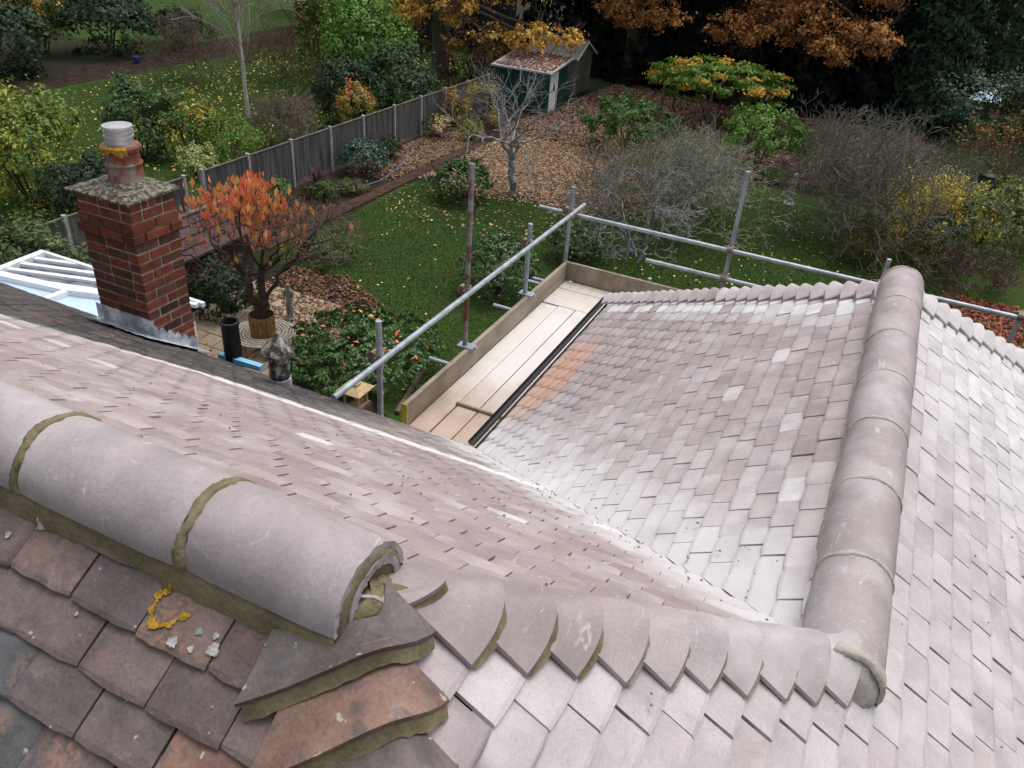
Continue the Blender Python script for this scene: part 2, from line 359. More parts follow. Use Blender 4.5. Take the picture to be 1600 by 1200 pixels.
# one clay tile: local x across, y up the slope from the tail, z out of the roof
TW, TL, TT = .1605, .150, .0150
def tile_mesh(name, seed, w=TW, rag=.0008):
    r = random.Random(seed); nx, ny = 5, 4; v = []; f = []
    ys = (0., .012, .07, TL); bow = r.uniform(-.0022, .0008)
    for j, y in enumerate(ys):
        for i in range(nx):
            u = -1+2*i/(nx-1); x = u*w/2
            yy = y+(.0035 if j == 0 and abs(u) == 1 else 0)+(r.uniform(-rag,rag) if j == 0 else 0)
            z = -.0022*u*u+bow*(1-((y-.07)/.08)**2)-(.0028 if j == 0 else 0)
            v.append((x, yy, z))
    for j in range(ny-1):
        for i in range(nx-1): a = j*nx+i; f.append((a, a+1, a+nx+1, a+nx))
    n = len(v); front = list(range(nx)); left = [j*nx for j in range(ny)]; right = [j*nx+nx-1 for j in range(ny)]
    low = {}
    for k in set(front+left+right): low[k] = len(v); p = v[k]; v.append((p[0]*.995, p[1]+.0005, -TT))
    for a, b in zip(front, front[1:]): f.append((low[a], low[b], b, a))
    for a, b in zip(left, left[1:]): f.append((low[a], a, b, low[b]))
    for a, b in zip(right, right[1:]): f.append((low[a], low[b], b, a))
    me = bpy.data.meshes.new(name); me.from_pydata(v, [], f); return me
NT = [tile_mesh('roof_tile', s) for s in range(6)]
for me in NT: me.materials.append(M_TILE_O)
OT = [tile_mesh('weathered_tile', 20+s, .168, .0018) for s in range(5)]
for me in OT: me.materials.append(M_OLD)
def me_arrays(me):
    n = len(me.vertices); co = np.empty(n*3); me.vertices.foreach_get('co', co)
    return co.reshape(-1,3), np.array([p.vertices[:] for p in me.polygons])
NT_A = [me_arrays(m) for m in NT]; OT_A = [me_arrays(m) for m in OT]
TILT = .128
def lay(slope_obj, O, U, V, Nn, s0, ns, u0, u1, phases, cuts, colour, old, pitch=.1655, gauge=.1, cap=300, smin=0):
    """lay courses of tiles; cuts: list of fn(course_x or y)->(point, outward normal) ; colour(x,y,z)->rgb"""
    U, V, Nn = Vector(U), Vector(V), Vector(Nn)
    vt = (V-Nn*TILT).normalized(); nt = U.cross(vt)
    tiles = []
    for i in range(ns):
        s = s0+gauge*i; tail0 = Vector(O)-V*s
        nj = int((u1-u0)/pitch)+2
        for j in range(nj):
            u = u0+phases[i%len(phases)]+pitch*j+random.uniform(-.003,.003)
            c = tail0+U*u+V*random.uniform(-.0035,.0035)+Nn*random.uniform(-.001,.0025)
            mid = c+V*.05
            rot = random.gauss(0,.006); tl = random.gauss(0,.008)
            Ux = (U*math.cos(rot)+vt*math.sin(rot)+nt*tl).normalized(); Vx = (vt-Ux*vt.dot(Ux)).normalized(); Nx = Ux.cross(Vx)
            M = Matrix(((Ux.x,Vx.x,Nx.x,c.x),(Ux.y,Vx.y,Nx.y,c.y),(Ux.z,Vx.z,Nx.z,c.z),(0,0,0,1)))
            outside = False; cut = []
            for pt, nrm in cuts(mid):
                d = [(Vector(q)-pt).dot(nrm) for q in (c-U*TW/2, c+U*TW/2, c-U*TW/2+V*TL, c+U*TW/2+V*TL)]
                if min(d) > -.012: outside = True; break
                if max(d) > 0: cut.append((pt, nrm))
            if outside: continue
            a = px_of(c-U*TW/2); b = px_of(c+U*TW/2); e = px_of(c-U*TW/2+V*gauge)
            if a[2] < .1: area = 0
            else:
                area = abs((b[0]-a[0])*(e[1]-a[1])-(b[1]-a[1])*(e[0]-a[0]))
                if not (-60 < a[0] < 1660 and -60 < a[1] < 1260): area = 0
            od_ = bool(old(mid)); kk = random.randrange(len(OT if od_ else NT))
            tiles.append((area, M, cut, colour(mid), od_, kk))
    tiles.sort(key=lambda q: -q[0])
    acc = {False: [[],[],[],0], True: [[],[],[],0]}
    for n, (area, M, cut, cc, od, kk) in enumerate(tiles):
        src = (OT if od else NT)[kk]
        if n < cap and area > 0:
            if cut:
                bm = bmesh.new(); bm.from_mesh(src); bm.transform(M)
                for pt, nrm in cut: bmesh.ops.bisect_plane(bm, geom=bm.verts[:]+bm.edges[:]+bm.faces[:], plane_co=pt, plane_no=nrm, clear_outer=True)
                if len(bm.faces) == 0: bm.free(); continue
                me = bpy.data.meshes.new('cut_tile'); bm.to_mesh(me); bm.free(); me.materials.append(M_OLD if od else M_TILE_O)
                o = link('weathered_tile' if od else 'roof_tile', me, None, slope_obj)
            else:
                o = link('weathered_tile' if od else 'roof_tile', src, None, slope_obj); o.matrix_basis = M
            o.color = (*cc, 1)
        else:
            if cut:
                bm = bmesh.new(); bm.from_mesh(src); bm.transform(M)
                for pt, nrm in cut: bmesh.ops.bisect_plane(bm, geom=bm.verts[:]+bm.edges[:]+bm.faces[:], plane_co=pt, plane_no=nrm, clear_outer=True)
                bmesh.ops.triangulate(bm, faces=bm.faces[:]); bm.verts.index_update()
                co = np.array([v.co[:] for v in bm.verts]).reshape(-1,3); fa = np.array([[v.index for v in f.verts]+[f.verts[2].index] for f in bm.faces], int).reshape(-1,4); bm.free()
                if len(fa) == 0: continue
                tri = fa[:, :3]
                st = acc[od]; st[0].append(co); st[1].append(tri+st[3]); st[2].append(np.tile(cc, (len(co),1))); st[3] += len(co)
            else:
                co, fa = (OT_A if od else NT_A)[kk]; m3 = np.array(M)[:3,:3]; t3 = np.array(M)[:3,3]
                st = acc[od]; tri = np.concatenate([fa[:, [0,1,2]], fa[:, [0,2,3]]])
                st[0].append(co@m3.T+t3); st[1].append(tri+st[3]); st[2].append(np.tile(cc, (len(co),1))); st[3] += len(co)
    for od in (False, True):
        st = acc[od]
        if st[0]:
            o = quads('weathered_tiling' if od else 'roof_tiling', np.concatenate(st[0]), np.concatenate(st[1]), M_OLD_A if od else M_TILE_A, slope_obj, np.concatenate(st[2]))
            o['kind'] = 'stuff'
def deck(pts, Nn, off=-.034):
    n = Vector(Nn)*off; return mesh('roof_slope', [Vector(p)+n for p in pts], [tuple(range(len(pts)))], M_DECK, house)
def new_col(base=0., pal=((.362,.294,.292),(.378,.315,.32),(.345,.272,.266),(.372,.309,.314),(.365,.297,.296))):
    c = np.array(random.choice(pal))*random.uniform(.92,1.08)
    if base > 0: c = c*(1-base)+np.array((.69,.675,.69))*base
    return tuple(c)
def sm(a, b, x): t_ = min(1, max(0, (x-a)/(b-a))); return t_*t_*(3-2*t_)

# garden-facing slope of the main roof
def yb(x): return 2.22+.15*(x+1.3)-.55*max(0,-2.5-x)
NN = (0,SI,CO)
dN = deck([(WEST,0,0),(0,0,0),(W,W,ZR),(W-SP,XE,-H),(WEST,XE,-H)], NN)
R2 = math.sqrt(.5)
def cutsN(m): return [(Vector((0,0,0)), Vector((1,-1,0))*R2), (Vector((W,W,0)), Vector((1,1,0))*R2), (Vector((-3.9,2.81,0)), Vector((0,-1,0))) if False else (Vector((99,0,0)), Vector((1,0,0)))]
def oldN(m): return m.y > yb(m.x)+random.gauss(0,.03)
def colN(m):
    if m.y > yb(m.x)-.05:
        k = sm(-2.4, -1.3, m.x); d = np.array((.075,.068,.066))*random.uniform(.6,1.35)
        return tuple(d*(1-k)+np.array((.34,.29,.28))*k)
    b = .7 if (random.random() < .012) else max(0, random.gauss(.0,.06))
    return new_col(b, ((.355,.285,.28),(.365,.295,.29),(.345,.272,.266),(.36,.288,.284)))
lay(dN, (0,0,0), (-1,0,0), (0,-CO,SI), NN, .17, 38, -W-.1, 9.2, (0,.083), cutsN, colN, oldN, cap=300)
# far slope of the wing, facing left
NW_ = (-SI,0,CO)
dW = deck([(W,W,ZR),(W,L,ZR),(W-SP,L+SP,-H),(W-SP,XE,-H)], NW_)
def cutsW(m): return [(Vector((W,W,0)), Vector((-1,-1,0))*R2), (Vector((W,L,0)), Vector((1,1,0))*R2)]
white_w = [(random.uniform(.0,.8), random.uniform(2,4)) for _ in range(5)]
def colW(m):
    dh = (L+W-m.x-m.y)*R2          # distance to the far hip
    b = max(0, random.gauss(.06,.04))
    if .05 < dh < .42: b += .9*sm(.42,.16,dh)*(random.random() < .8)
    if random.random() < .006: b = .55
    b += .45*sm(.9,.2,(m.x+m.y-2*W)*R2)*random.uniform(.3,1)
    return new_col(min(b,.9))
lay(dW, (W,0,ZR), (0,-1,0), (SI*0+CO,0,SI), NW_, .15, 27, -L-SP-.1, -W+.1, (0,.083), cutsW, colW, lambda m: False, cap=300)
# hip end slope running on as the wing's right-hand slope
NE_ = (SI,0,CO)
dE = deck([(0,0,0),(W,W,ZR),(W,L,ZR),(W+SP,L+SP,-H),(XE,-XE,-H)], NE_)
def cutsE(m):
    c = [(Vector((0,0,0)), Vector((-1,-1,0))*R2)]
    c.append((Vector((0,0,0)), Vector((-1,1,0))*R2) if m.x < W+.04 else (Vector((W,L,0)), Vector((-1,1,0))*R2))
    return c
def colE(m):
    b = .34+random.gauss(0,.06)+.42*sm(1.7,3.6,m.y)+.10*sm(.3,-.3,m.y-m.x+.6)*0
    if m.x < .30 and random.random() < .45: b = .05
    if random.random() < .04: b -= .14
    return new_col(min(.92,max(0,b)), ((.37,.305,.315),(.395,.335,.345),(.385,.31,.315),(.385,.32,.33)))
lay(dE, (0,0,0), (0,1,0), (-CO,0,SI), NE_, .145, 39, -2.6, L+SP, (0,.083), cutsE, colE, lambda m: False, cap=300, pitch=.166)
# near slope with the old weathered tiles
NS = (0,-SI,CO)
dS = deck([(WEST,0,0),(0,0,0),(XE,-XE,-H),(WEST,-XE,-H)], NS)
def cutsS(m): return [(Vector((0,0,0)), Vector((1,1,0))*R2)]
OLDPAL = ((.155,.115,.110),(.135,.105,.103),(.165,.118,.106),(.10,.098,.105),(.15,.112,.105),(.145,.11,.108))
def colS(m):
    c = np.array(random.choice(OLDPAL))*random.uniform(.9,1.12)
    if m.x > -.35 and m.y < -.25 and random.random() < .55: c = c*.5+np.array((.30,.15,.10))*.5
    return tuple(c)
lay(dS, (0,0,0), (1,0,0), (0,CO,SI), NS, .151, 12, -.647-.171*12, 1.2, (.098,.0), cutsS, colS, lambda m: True, pitch=.171, gauge=.1005, cap=150)
# far hip end of the wing
NF = (0,SI,CO)
dF = deck([(W,L,ZR),(W+SP,L+SP,-H),(W-SP,L+SP,-H)], NF)
lay(dF, (0,L,ZR), (-1,0,0), (0,-CO,SI), NF, .15, 27, -W-SP, -W+SP, (0,.083), lambda m: [(Vector((W,L,0)), Vector((-1,-1,0))*R2), (Vector((W,L,0)), Vector((1,-1,0))*R2)], lambda m: new_col(.2), lambda m: False, cap=0)

# half-round ridge tiles bedded in mortar
def half_round(c0, d, length, rad, seed, par, mat, colr, drop=0.):
    """c0 axis start, d horizontal unit direction"""
    r = random.Random(seed); d = Vector(d); s = Vector((d.y,-d.x,0)); n = 28; rows = 7; V = []; F = []
    ra = rad*r.uniform(.99,1.012); off = r.uniform(-.003,.003); tw = r.uniform(-.012,.012)
    for shell, rr in ((0, ra), (1, ra-.016)):
        for j in range(rows):
            a = length*j/(rows-1)
            for i in range(n+1):
                an = math.pi*i/n+tw; e = r.uniform(-.0028,.0028) if j in (0, rows-1) else 0
                k = rr*(1+.006*math.sin(3*an+seed)+r.uniform(-.002,.002))-(.003 if j in (0,rows-1) and shell == 0 else 0)
                V.append(Vector(c0)+d*(a+e)+s*(math.cos(an)*k*1.02+off)+Vector((0,0,math.sin(an)*k)))
    m = rows*(n+1); q = n+1
    for j in range(rows-1):
        for i in range(n):
            a = j*q+i; F.append((a,a+1,a+q+1,a+q)); F.append((m+a,m+a+q,m+a+q+1,m+a+1))
        F.append((j*q, j*q+q, m+j*q+q, m+j*q)); b = j*q+n; F.append((b, m+b, m+b+q, b+q))
    for i in range(n):
        F.append((i, m+i, m+i+1, i+1)); b = (rows-1)*q+i; F.append((b, b+1, m+b+1, m+b))
    o = mesh('ridge_tile', V, F, mat, par); o.data.polygons.foreach_set('use_smooth', [True]*len(F)); o.data.set_sharp_from_angle(angle=R(50)); o.color = (*colr,1)
    return o
def arc_band(c0, d, a0, a1, rad, seed, mat, par, a_lo=0., a_hi=math.pi, name='mortar_joint'):
    r = random.Random(seed); d = Vector(d); s = Vector((d.y,-d.x,0)); V = []; F = []; n = 40
    for i in range(n+1):
        an = a_lo+(a_hi-a_lo)*i/n; w0 = .004*math.sin(an*5+seed)+r.uniform(-.003,.003); w1 = .004*math.sin(an*7+2*seed)+r.uniform(-.003,.003)
        for a, rr in ((a0+w0, rad-.012), (a0+w0+.002, rad+.0012), ((a0+a1)/2, rad+.0012+r.uniform(-.0010,.0008)), (a1+w1-.002, rad+.0012), (a1+w1, rad-.012)):
            V.append(Vector(c0)+d*a+s*math.cos(an)*rr*1.02+Vector((0,0,math.sin(an)*rr)))
    for i in range(n):
        for k in range(4): b = i*5+k; F.append((b, b+1, b+6, b+5))
    return mesh(name, V, F, mat, par, smooth=True)
def bed(c0, d, length, rad, zc, mat, amp, out_, seed):
    """mortar fillet along both feet of a ridge"""
    r = random.Random(seed); d = Vector(d); s = Vector((d.y,-d.x,0)); V = []; F = []; n = int(length/.018)
    for side in (-1,1):
        base = len(V); ph = r.uniform(0,9)
        for i in range(n+1):
            a = length*i/n; w = out_+amp*(math.sin(a*19+ph)*.35+math.sin(a*7.3+ph)*.5+r.uniform(-.35,.35))
            prof = ((rad-.03, zc+.02), (rad-.004, zc+.004), (rad+w*.45, zc-.012), (rad+w, -T*(rad+w)+.012), (rad+w+.004, -T*(rad+w)-.02))
            for q, z in prof: V.append(Vector(c0)+d*a+s*side*q+Vector((0,0,z)))
        for i in range(n):
            for k in range(4):
                b = base+i*5+k; F.append((b,b+5,b+6,b+1) if side > 0 else (b,b+1,b+6,b+5))
    return mesh('ridge_bedding', V, F, mat, house, smooth=True)
RAD, ZC = .112, -.041
rb = bed((0,0,0), (-1,0,0), 9.2, RAD-.004, ZC, M_MORT, .006, .010, 1)
xs = [0.0]; LEN = (.35,.44,.445,.44,.445)
x0 = .0
for k in range(20):
    ln = LEN[k] if k < 5 else .443
    gap = .020
    half_round((x0-(0 if k == 0 else gap/2), 0, ZC), (-1,0,0), ln-(gap/2 if k == 0 else gap), RAD, 40+k, rb, M_RIDGE, random.choice(((.375,.325,.335),(.39,.34,.355),(.38,.325,.335))))
    arc_band((0,0,ZC), (1,0,0), x0-ln-gap/2-.001, x0-ln+gap/2+.001, RAD, 60+k, M_MORT, rb)
    x0 -= ln
# the open end: mortar rim, a slip of tile pointed in, mortar tailing off on the hip
V = []; F = []; n = 28; rr_ = random.Random(3); rings = ((-.006,1.0,0.),(.004,.94,0.),(.003,.80,-.004),(-.006,.45,-.012),(-.006,.02,-.02))
for x_, k_, dz in rings:
    for i in range(n+1):
        an = -.28+(math.pi+.56)*i/n; k = (RAD-.012)*k_; V.append((x_+rr_.uniform(-.001,.001), math.cos(an)*k*1.02, ZC+dz+math.sin(an)*k))
for j in range(len(rings)-1):
    for i in range(n): b = j*(n+1)+i; F.append((b,b+1,b+n+2,b+n+1))
mesh('end_mortar', V, F, M_MORT, rb, smooth=True)
o = half_round((.0,.010,ZC-.002), (1,0,0), .006, RAD*.70, 77, rb, M_TILE_O, (.34,.30,.31)); o.name = 'tile_slip'
V = []; F = []; n = 20; rr_ = random.Random(12)
for j in range(6):
    el = math.pi/2*j/5
    for i in range(n):
        an = 2*math.pi*i/n; k = (1+.12*math.sin(3*an+1)+rr_.uniform(-.05,.05))*math.cos(el); V.append((.012+.040*k*math.cos(an), .0+.070*k*math.sin(an), -.070+.066*math.sin(el)+rr_.uniform(-.003,.003)))
for j in range(5):
    for i in range(n): F.append((j*n+i, j*n+(i+1)%n, (j+1)*n+(i+1)%n, (j+1)*n+i))
mesh('end_mortar', V, F, M_MORT, rb, smooth=True)
# wing ridge
WZ = ZR+ZC+.004; Y0 = .87
wb_ = bed((W,Y0,ZR), (0,1,0), L+.12-Y0, RAD-.004, ZC, M_MORT2, .005, .006, 2)
y = Y0; k = 0
while y < L+.08:
    ln = (.40,.425,.43,.42,.43,.43,.43,.44)[min(k,7)]
    if y+ln > L+.16: ln = L+.16-y
    half_round((W,y+.006,WZ), (0,1,0), ln-.012, RAD, 100+k, wb_, M_RIDGE, random.choice(((.375,.32,.325),(.36,.30,.305),(.37,.315,.325))))
    arc_band((W,0,WZ), (0,1,0), y+ln-.009, y+ln+.009, RAD, 120+k, M_MORT2, wb_); y += ln; k += 1
arc_band((W,0,WZ), (0,1,0), Y0-.022, Y0+.016, RAD+.003, 140, M_MORT2, wb_, a_lo=-.25, name='end_mortar')

V = []; F = []; n = 20; rr_ = random.Random(6)
for k_, (yy, sc) in enumerate(((Y0-.002,1.0),(Y0-.035,.92),(Y0-.055,.70),(Y0-.062,.35))):
    for i in range(n+1):
        an = math.pi*i/n; V.append((W+math.cos(an)*RAD*sc*.97, yy+rr_.uniform(-.004,.004), WZ-.05*(1-sc)+math.sin(an)*RAD*sc*.96-.05*k_*.35))
for k_ in range(3):
    for i in range(n): b = k_*(n+1)+i; F.append((b,b+1,b+n+2,b+n+1))
mesh('end_mortar', V, F, M_MORT2, wb_, smooth=True)
# bonnet tiles on the hips
def bonnet(par, O, dx, dy, a0, q0, q1, bulge, seed, mat, colr, length=.2, lift=.036, r0=.032, name='bonnet_tile', mort=None, cone=1.0, crest=.020, up=0., foot=True, base=.004):
    """O hip apex; (dx,dy) plan unit vector down the hip; a0 plan distance of the wing tips; q0 < 0 < q1 reach of the wings.
    The mouth follows the course line on one slope, rounds the hip and follows the course on the other."""
    r = random.Random(seed); e = Vector((-dy, dx, 0)); D = Vector((dx,dy,0)); nq, na = 28, 8; V = []; F = []; cpl = T*R2
    qs = {-1: -q0+r.uniform(-.003,.003), 1: q1+r.uniform(-.003,.003)}; tw = r.uniform(-.005,.005); rd = .045; lift = lift*r.uniform(.9,1.12)
    Qn = lambda q: math.sqrt(q*q+rd*rd)
    def amouth(u):
        q = abs(u)*qs[1 if u > 0 else -1]; qm = qs[1 if u > 0 else -1]; return a0+bulge*(.35*(Qn(qm)-Qn(q))/(Qn(qm)-rd)+.65*(1-abs(u)**2.3))+tw*u
    def surf(q, qm, t_):
        K = crest*t_+up*t_*t_; c = (K+cpl*qm-base)/(math.sqrt(qm*qm+r0*r0)-r0); u = min(1, abs(q)/qm)
        return K-c*(math.sqrt(q*q+r0*r0)-r0)+lift*t_*t_*(1-.68*u*u)
    us = [-1+2*i/nq for i in range(nq+1)]
    for shell in (0,1):
        for j in range(na):
            t_ = j/(na-1); back = length*(1-t_)
            for u in us:
                qm = qs[1 if u > 0 else -1]; ql = max(.030, qm-cone*back); qq = u*ql; a = amouth(u)-back-(.002 if shell and j == na-1 else 0)
                zz = surf(qq, ql, t_)-shell*.0145-(.0018 if (j == na-1 and not shell) else 0)
                V.append(Vector(O)+D*a+e*qq+Vector((0,0,-cpl*a+zz+r.uniform(-.0004,.0004))))
    q = nq+1; m = na*q
    for j in range(na-1):
        for i in range(nq): a = j*q+i; F.append((a,a+1,a+q+1,a+q)); F.append((m+a,m+a+q,m+a+q+1,m+a+1))
        a = j*q; F.append((a,a+q,m+a+q,m+a)); a = j*q+nq; F.append((a,m+a,m+a+q,a+q))
    for i in range(nq): a = (na-1)*q+i; F.append((a,a+1,m+a+1,m+a))
    o = mesh(name, V, F, mat, par); o.data.polygons.foreach_set('use_smooth', [True]*len(F)); o.data.set_sharp_from_angle(angle=R(45)); o.color = (*colr,1)
    if mort:
        V = []; F = []; w1 = 0
        for u in us:
            u *= .96; qm = qs[1 if u > 0 else -1]; qq = u*qm; am = amouth(u); zt = surf(qq, qm, 1.)-.0145; w1 = w1*.75+r.uniform(-.0022,.0026)
            if foot: zf = (.006-.27*abs(qq)) if abs(qq) < .07 else -cpl*abs(qq)+.003; zf = min(zt-.003, zf+.004)
            else: zf = zt-.022
            for da, zz in ((-.03,zt-.014),(-.008,zt-.002),(-.002+w1*.4,zt-.006),(.003+w1*.6,zf*.6+zt*.4-.004),(.008+w1,zf)):
                a = am+da; V.append(Vector(O)+D*a+e*qq+Vector((0,0,-cpl*a+zz)))
        for i in range(nq):
            for k in range(4): b = i*5+k; F.append((b,b+5,b+6,b+1))
        mesh('bedding_mortar', V, F, mort, o, smooth=True)
    return o
def hip(O, dx, dy, n, a_first, seed, coler, mortar=None, qw=.128, bulge=.104, bed_to=None, rise={}):
    D = Vector((dx,dy,0)); cpl = T*R2
    V = []; F = []; m_ = 24; ln = bed_to or (a_first+n*.1155)
    for i in range(m_+1):
        a = ln*i/m_
        for q in (-.035,0,.035): V.append(Vector(O)+D*a+Vector((-dy,dx,0))*q+Vector((0,0,-cpl*a-cpl*abs(q)+.004)))
    for i in range(m_):
        for k in range(2): b = i*3+k; F.append((b,b+1,b+4,b+3))
    hb = mesh('hip_bedding', V, F, mortar or M_MORT2, house)
    for i in range(n):
        bonnet(hb, O, dx, dy, a_first+i*.1153+random.uniform(-.003,.003), -(.05 if i == 0 and mortar else qw), qw, bulge, seed+i, M_TILE_O, coler(i), cone=(.5 if i == 0 else 1.), length=(.085 if i == 0 else .2), mort=(mortar if i < 4 and mortar else M_MORT3), up=(rise[i] if i in rise else 0.))
    return hb
def bc(i): return new_col(max(0,min(.6,(i-3)*.05+random.gauss(0,.05))), ((.345,.285,.285),(.36,.30,.305),(.335,.275,.275)))
hip((0,0,0), R2, R2, 11, .039, 200, bc, M_MORT, bed_to=1.22, rise={8: .008, 9: .022, 10: .045})
hip((W,L,ZR), -R2, R2, 28, .045, 300, lambda i: new_col(max(0,.25+random.gauss(0,.1)), ((.37,.30,.30),(.385,.32,.325))))
hip((W,L,ZR), R2, R2, 28, .045, 400, lambda i: new_col(max(0,.6+random.gauss(0,.08))))
# old bonnets on the near hip
hb = mesh('hip_bedding', [Vector((R2*a-R2*q*-1*-1, -R2*a+R2*q*0, 0)) for a in () for q in ()] or [(.02,-.02,-.05),(.5,-.5,-.395),(.45,-.55,-.425),(-.04,-.08,-.095)], [(0,1,2,3)], M_MORT, house)
OB = ((.150,.125,.122),(.235,.145,.115),(.15,.12,.115),(.16,.118,.11),(.14,.11,.105))
for i in range(5):
    bonnet(hb, (0,0,0), R2, -R2, .085+i*.106, -.25, .10, .055, 500+i, M_OLD, OB[i], length=(.085 if i == 0 else (.15 if i == 1 else .22)), lift=.040, r0=.05, name='weathered_bonnet_tile', mort=M_MORT, cone=.9, crest=.022, foot=False, base=(.020 if i == 0 else .010))
# lichen on the old tiles
def patch(x, y, rx, ry, seed, mat, ring=None):
    r = random.Random(seed); n = 40; V = []; F = []; ph = r.uniform(0,6)
    for i in range(n+1):
        an = (0 if ring is None else ring[0])+((2*math.pi) if ring is None else (ring[1]-ring[0]))*i/n
        k = 1+.12*math.sin(3*an+ph)+.10*math.sin(7*an+2*ph)+r.uniform(-.10,.10); ki = 0 if ring is None else .70+r.uniform(-.09,.09)
        for kk in (ki, k):
            xx, yy = x+rx*kk*math.cos(an), y+ry*kk*math.sin(an); V.append((xx, yy, T*yy+.0055+TOP(yy)))
    for i in range(n): b = 2*i; F.append((b,b+1,b+3,b+2))
    mesh('lichen_patch', V, F, mat, dS)
def TOP(yy):
    s = -yy/CO; f = ((.151-s) % .1005); return -TILT*f/CO*1.0+.001
def south(px, py):
    d = _f*FPX+_r2*(px-800)+_u2*(600-py); s = (T*CAM.y-CAM.z)/(d.z-T*d.y); return CAM+d*s
p_ = south(262,948); patch(p_.x, p_.y, .042, .034, 1, M_LICH, (2.0, 6.5))
for a, b, c_, s_ in ((333,1016,.012,2),(311,985,.007,3),(337,992,.006,4),(12,834,.007,5),(65,815,.011,6),(270,1005,.010,7),(118,955,.004,8),(298,1016,.006,9)):
    p_ = south(a,b); patch(p_.x, p_.y, c_, c_*.9, 10+s_, M_LICHW)

# gutters
def gutter(pts, name='gutter'):
    mb = MB(); rr = .030
    for (p, q) in zip(pts, pts[1:]):
        p, q = Vector(p), Vector(q); d = (q-p).normalized(); s = Vector((d.y,-d.x,0)); V = []; n = 10
        for c in (p, q):
            for k in (1., .93):
                for i in range(n+1): an = math.pi+math.pi*i/n; V.append(c+s*math.cos(an)*rr*k+Vector((0,0,math.sin(an)*rr*k)))
        m = n+1; F = []
        for i in range(n): F += [(i,i+1,2*m+i+1,2*m+i), (m+i,3*m+i,3*m+i+1,m+i+1)]
        F += [(0,2*m,3*m,m), (n,m+n,3*m+n,2*m+n)]; mb.add(V, F)
    part(house, name, M_GUT, mb, True)
gx = W-SP-.022; gy = XE+.03
gutter([(gx,gy+.03,-H-.02),(gx,L+SP+.05,-H-.02),(W+SP+.05,L+SP+.05,-H-.02)]); gutter([(WEST,XE-.005,-H-.075),(gx-.03,XE-.005,-H-.075)])

# ------------------------------------------------------------------ chimney (part of the house)
CX1, CY0 = -3.90, 2.81; CW, CD = .505, .40; CX0, CY1 = CX1-CW, CY0+CD; CZ0 = -T*CY0-.42; CTOP = -T*CY0+1.05
core = MB(); core.box(CX0+.006, CX1-.006, CY0+.006, CY1-.006, CZ0, CTOP); chim = part(house, 'chimney', M_BMORT, core)
chim['label'] = 'red brick chimney stack leaning out of the dark eaves'
bme = {}
def brick(lx, ly, loc, colr):
    key = (round(lx,3), round(ly,3))
    if key not in bme:
        o = MB().bbox(-lx/2,lx/2,-ly/2,ly/2,-.0315,.0315,.004).build('brick', M_BRICK, chim); bme[key] = o.data
    else: o = link('brick', bme[key], None, chim)
    o.location = Vector(loc)+Vector((random.uniform(-.0025,.0025), random.uniform(-.0025,.0025), random.uniform(-.0012,.0012))); o.rotation_euler = (0,0,random.gauss(0,.006)); o.color = (*colr,1)
BP = tuple(tuple((c*.84+.012) for c in q) for q in ((.235,.060,.032),(.26,.070,.036),(.20,.055,.034),(.165,.050,.034),(.285,.085,.045),(.12,.05,.04),(.145,.062,.048),(.22,.058,.034)))
nc = int((CTOP-CZ0)/.075); bt = .1025; jt = .011
for c in range(nc):
    z = CTOP-.0375-.075*c; ex = .022 if c == 3 else (.010 if c == 2 else 0.)
    x0_, x1_, y0_, y1_ = CX0-ex, CX1+ex, CY0-ex, CY1+ex
    dark = .55+.45*sm(13, 6, c)
    def pc(): return tuple(np.array(random.choice(BP))*random.uniform(.8,1.12)*(dark if random.random() < .6 else 1))
    def run(a, b, fixed, axis, lens):
        tot = sum(lens)+jt*(len(lens)-1); k = (b-a-jt*(len(lens)-1))/sum(lens); p = a
        for l in lens:
            l *= k; m = p+l/2
            if axis == 'x': brick(l, bt, (m, fixed, z), pc())
            else: brick(bt, l, (fixed, m, z), pc())
            p += l+jt
    if c == 0:
        run(x0_, x1_, y0_+bt/2, 'x', [.1]*5); run(x0_, x1_, y1_-bt/2, 'x', [.1]*5); run(y0_+bt+jt, y1_-bt-jt, x1_-bt/2, 'y', [.065]*3); run(y0_+bt+jt, y1_-bt-jt, x0_+bt/2, 'y', [.065]*3)
    elif c % 2:
        run(x0_, x1_, y0_+bt/2, 'x', [.215,.215,.1025]); run(x0_, x1_, y1_-bt/2, 'x', [.1025,.215,.215])
        run(y0_+bt+jt, y1_-bt-jt, x1_-bt/2, 'y', [.215]); run(y0_+bt+jt, y1_-bt-jt, x0_+bt/2, 'y', [.215])
    else:
        run(y0_, y1_, x1_-bt/2, 'y', [.215,.215]); run(y0_, y1_, x0_+bt/2, 'y', [.215,.215])
        run(x0_+bt+jt, x1_-bt-jt, y0_+bt/2, 'x', [.1025,.215]); run(x0_+bt+jt, x1_-bt-jt, y1_-bt/2, 'x', [.215,.1025])
# mossy flaunching cap
bm = bmesh.new(); bmesh.ops.create_grid(bm, x_segments=14, y_segments=12, size=.5)
V = []; F = []; nx = 15; ny = 13; ov = .042; rr_ = random.Random(4)
for j in range(ny):
    for i in range(nx):
        u, v = i/(nx-1), j/(ny-1); e = min(u,1-u,v,1-v); edge = e == 0
        V.append((CX0-ov+(CW+2*ov)*u+(rr_.uniform(-.008,.008)), CY0-ov+(CD+2*ov)*v+rr_.uniform(-.008,.008), CTOP+.018+.055*min(1,e*3)+rr_.uniform(-.007,.007)*(0 if edge else 1)))
bm.free()
for j in range(ny-1):
    for i in range(nx-1): a = j*nx+i; F.append((a,a+1,a+nx+1,a+nx))
ring = [i for i in range(nx)]+[j*nx+nx-1 for j in range(1,ny)]+[(ny-1)*nx+i for i in range(nx-2,-1,-1)]+[j*nx for j in range(ny-2,0,-1)]
lo = []
for k in ring: lo.append(len(V)); V.append((V[k][0], V[k][1], CTOP+.002))
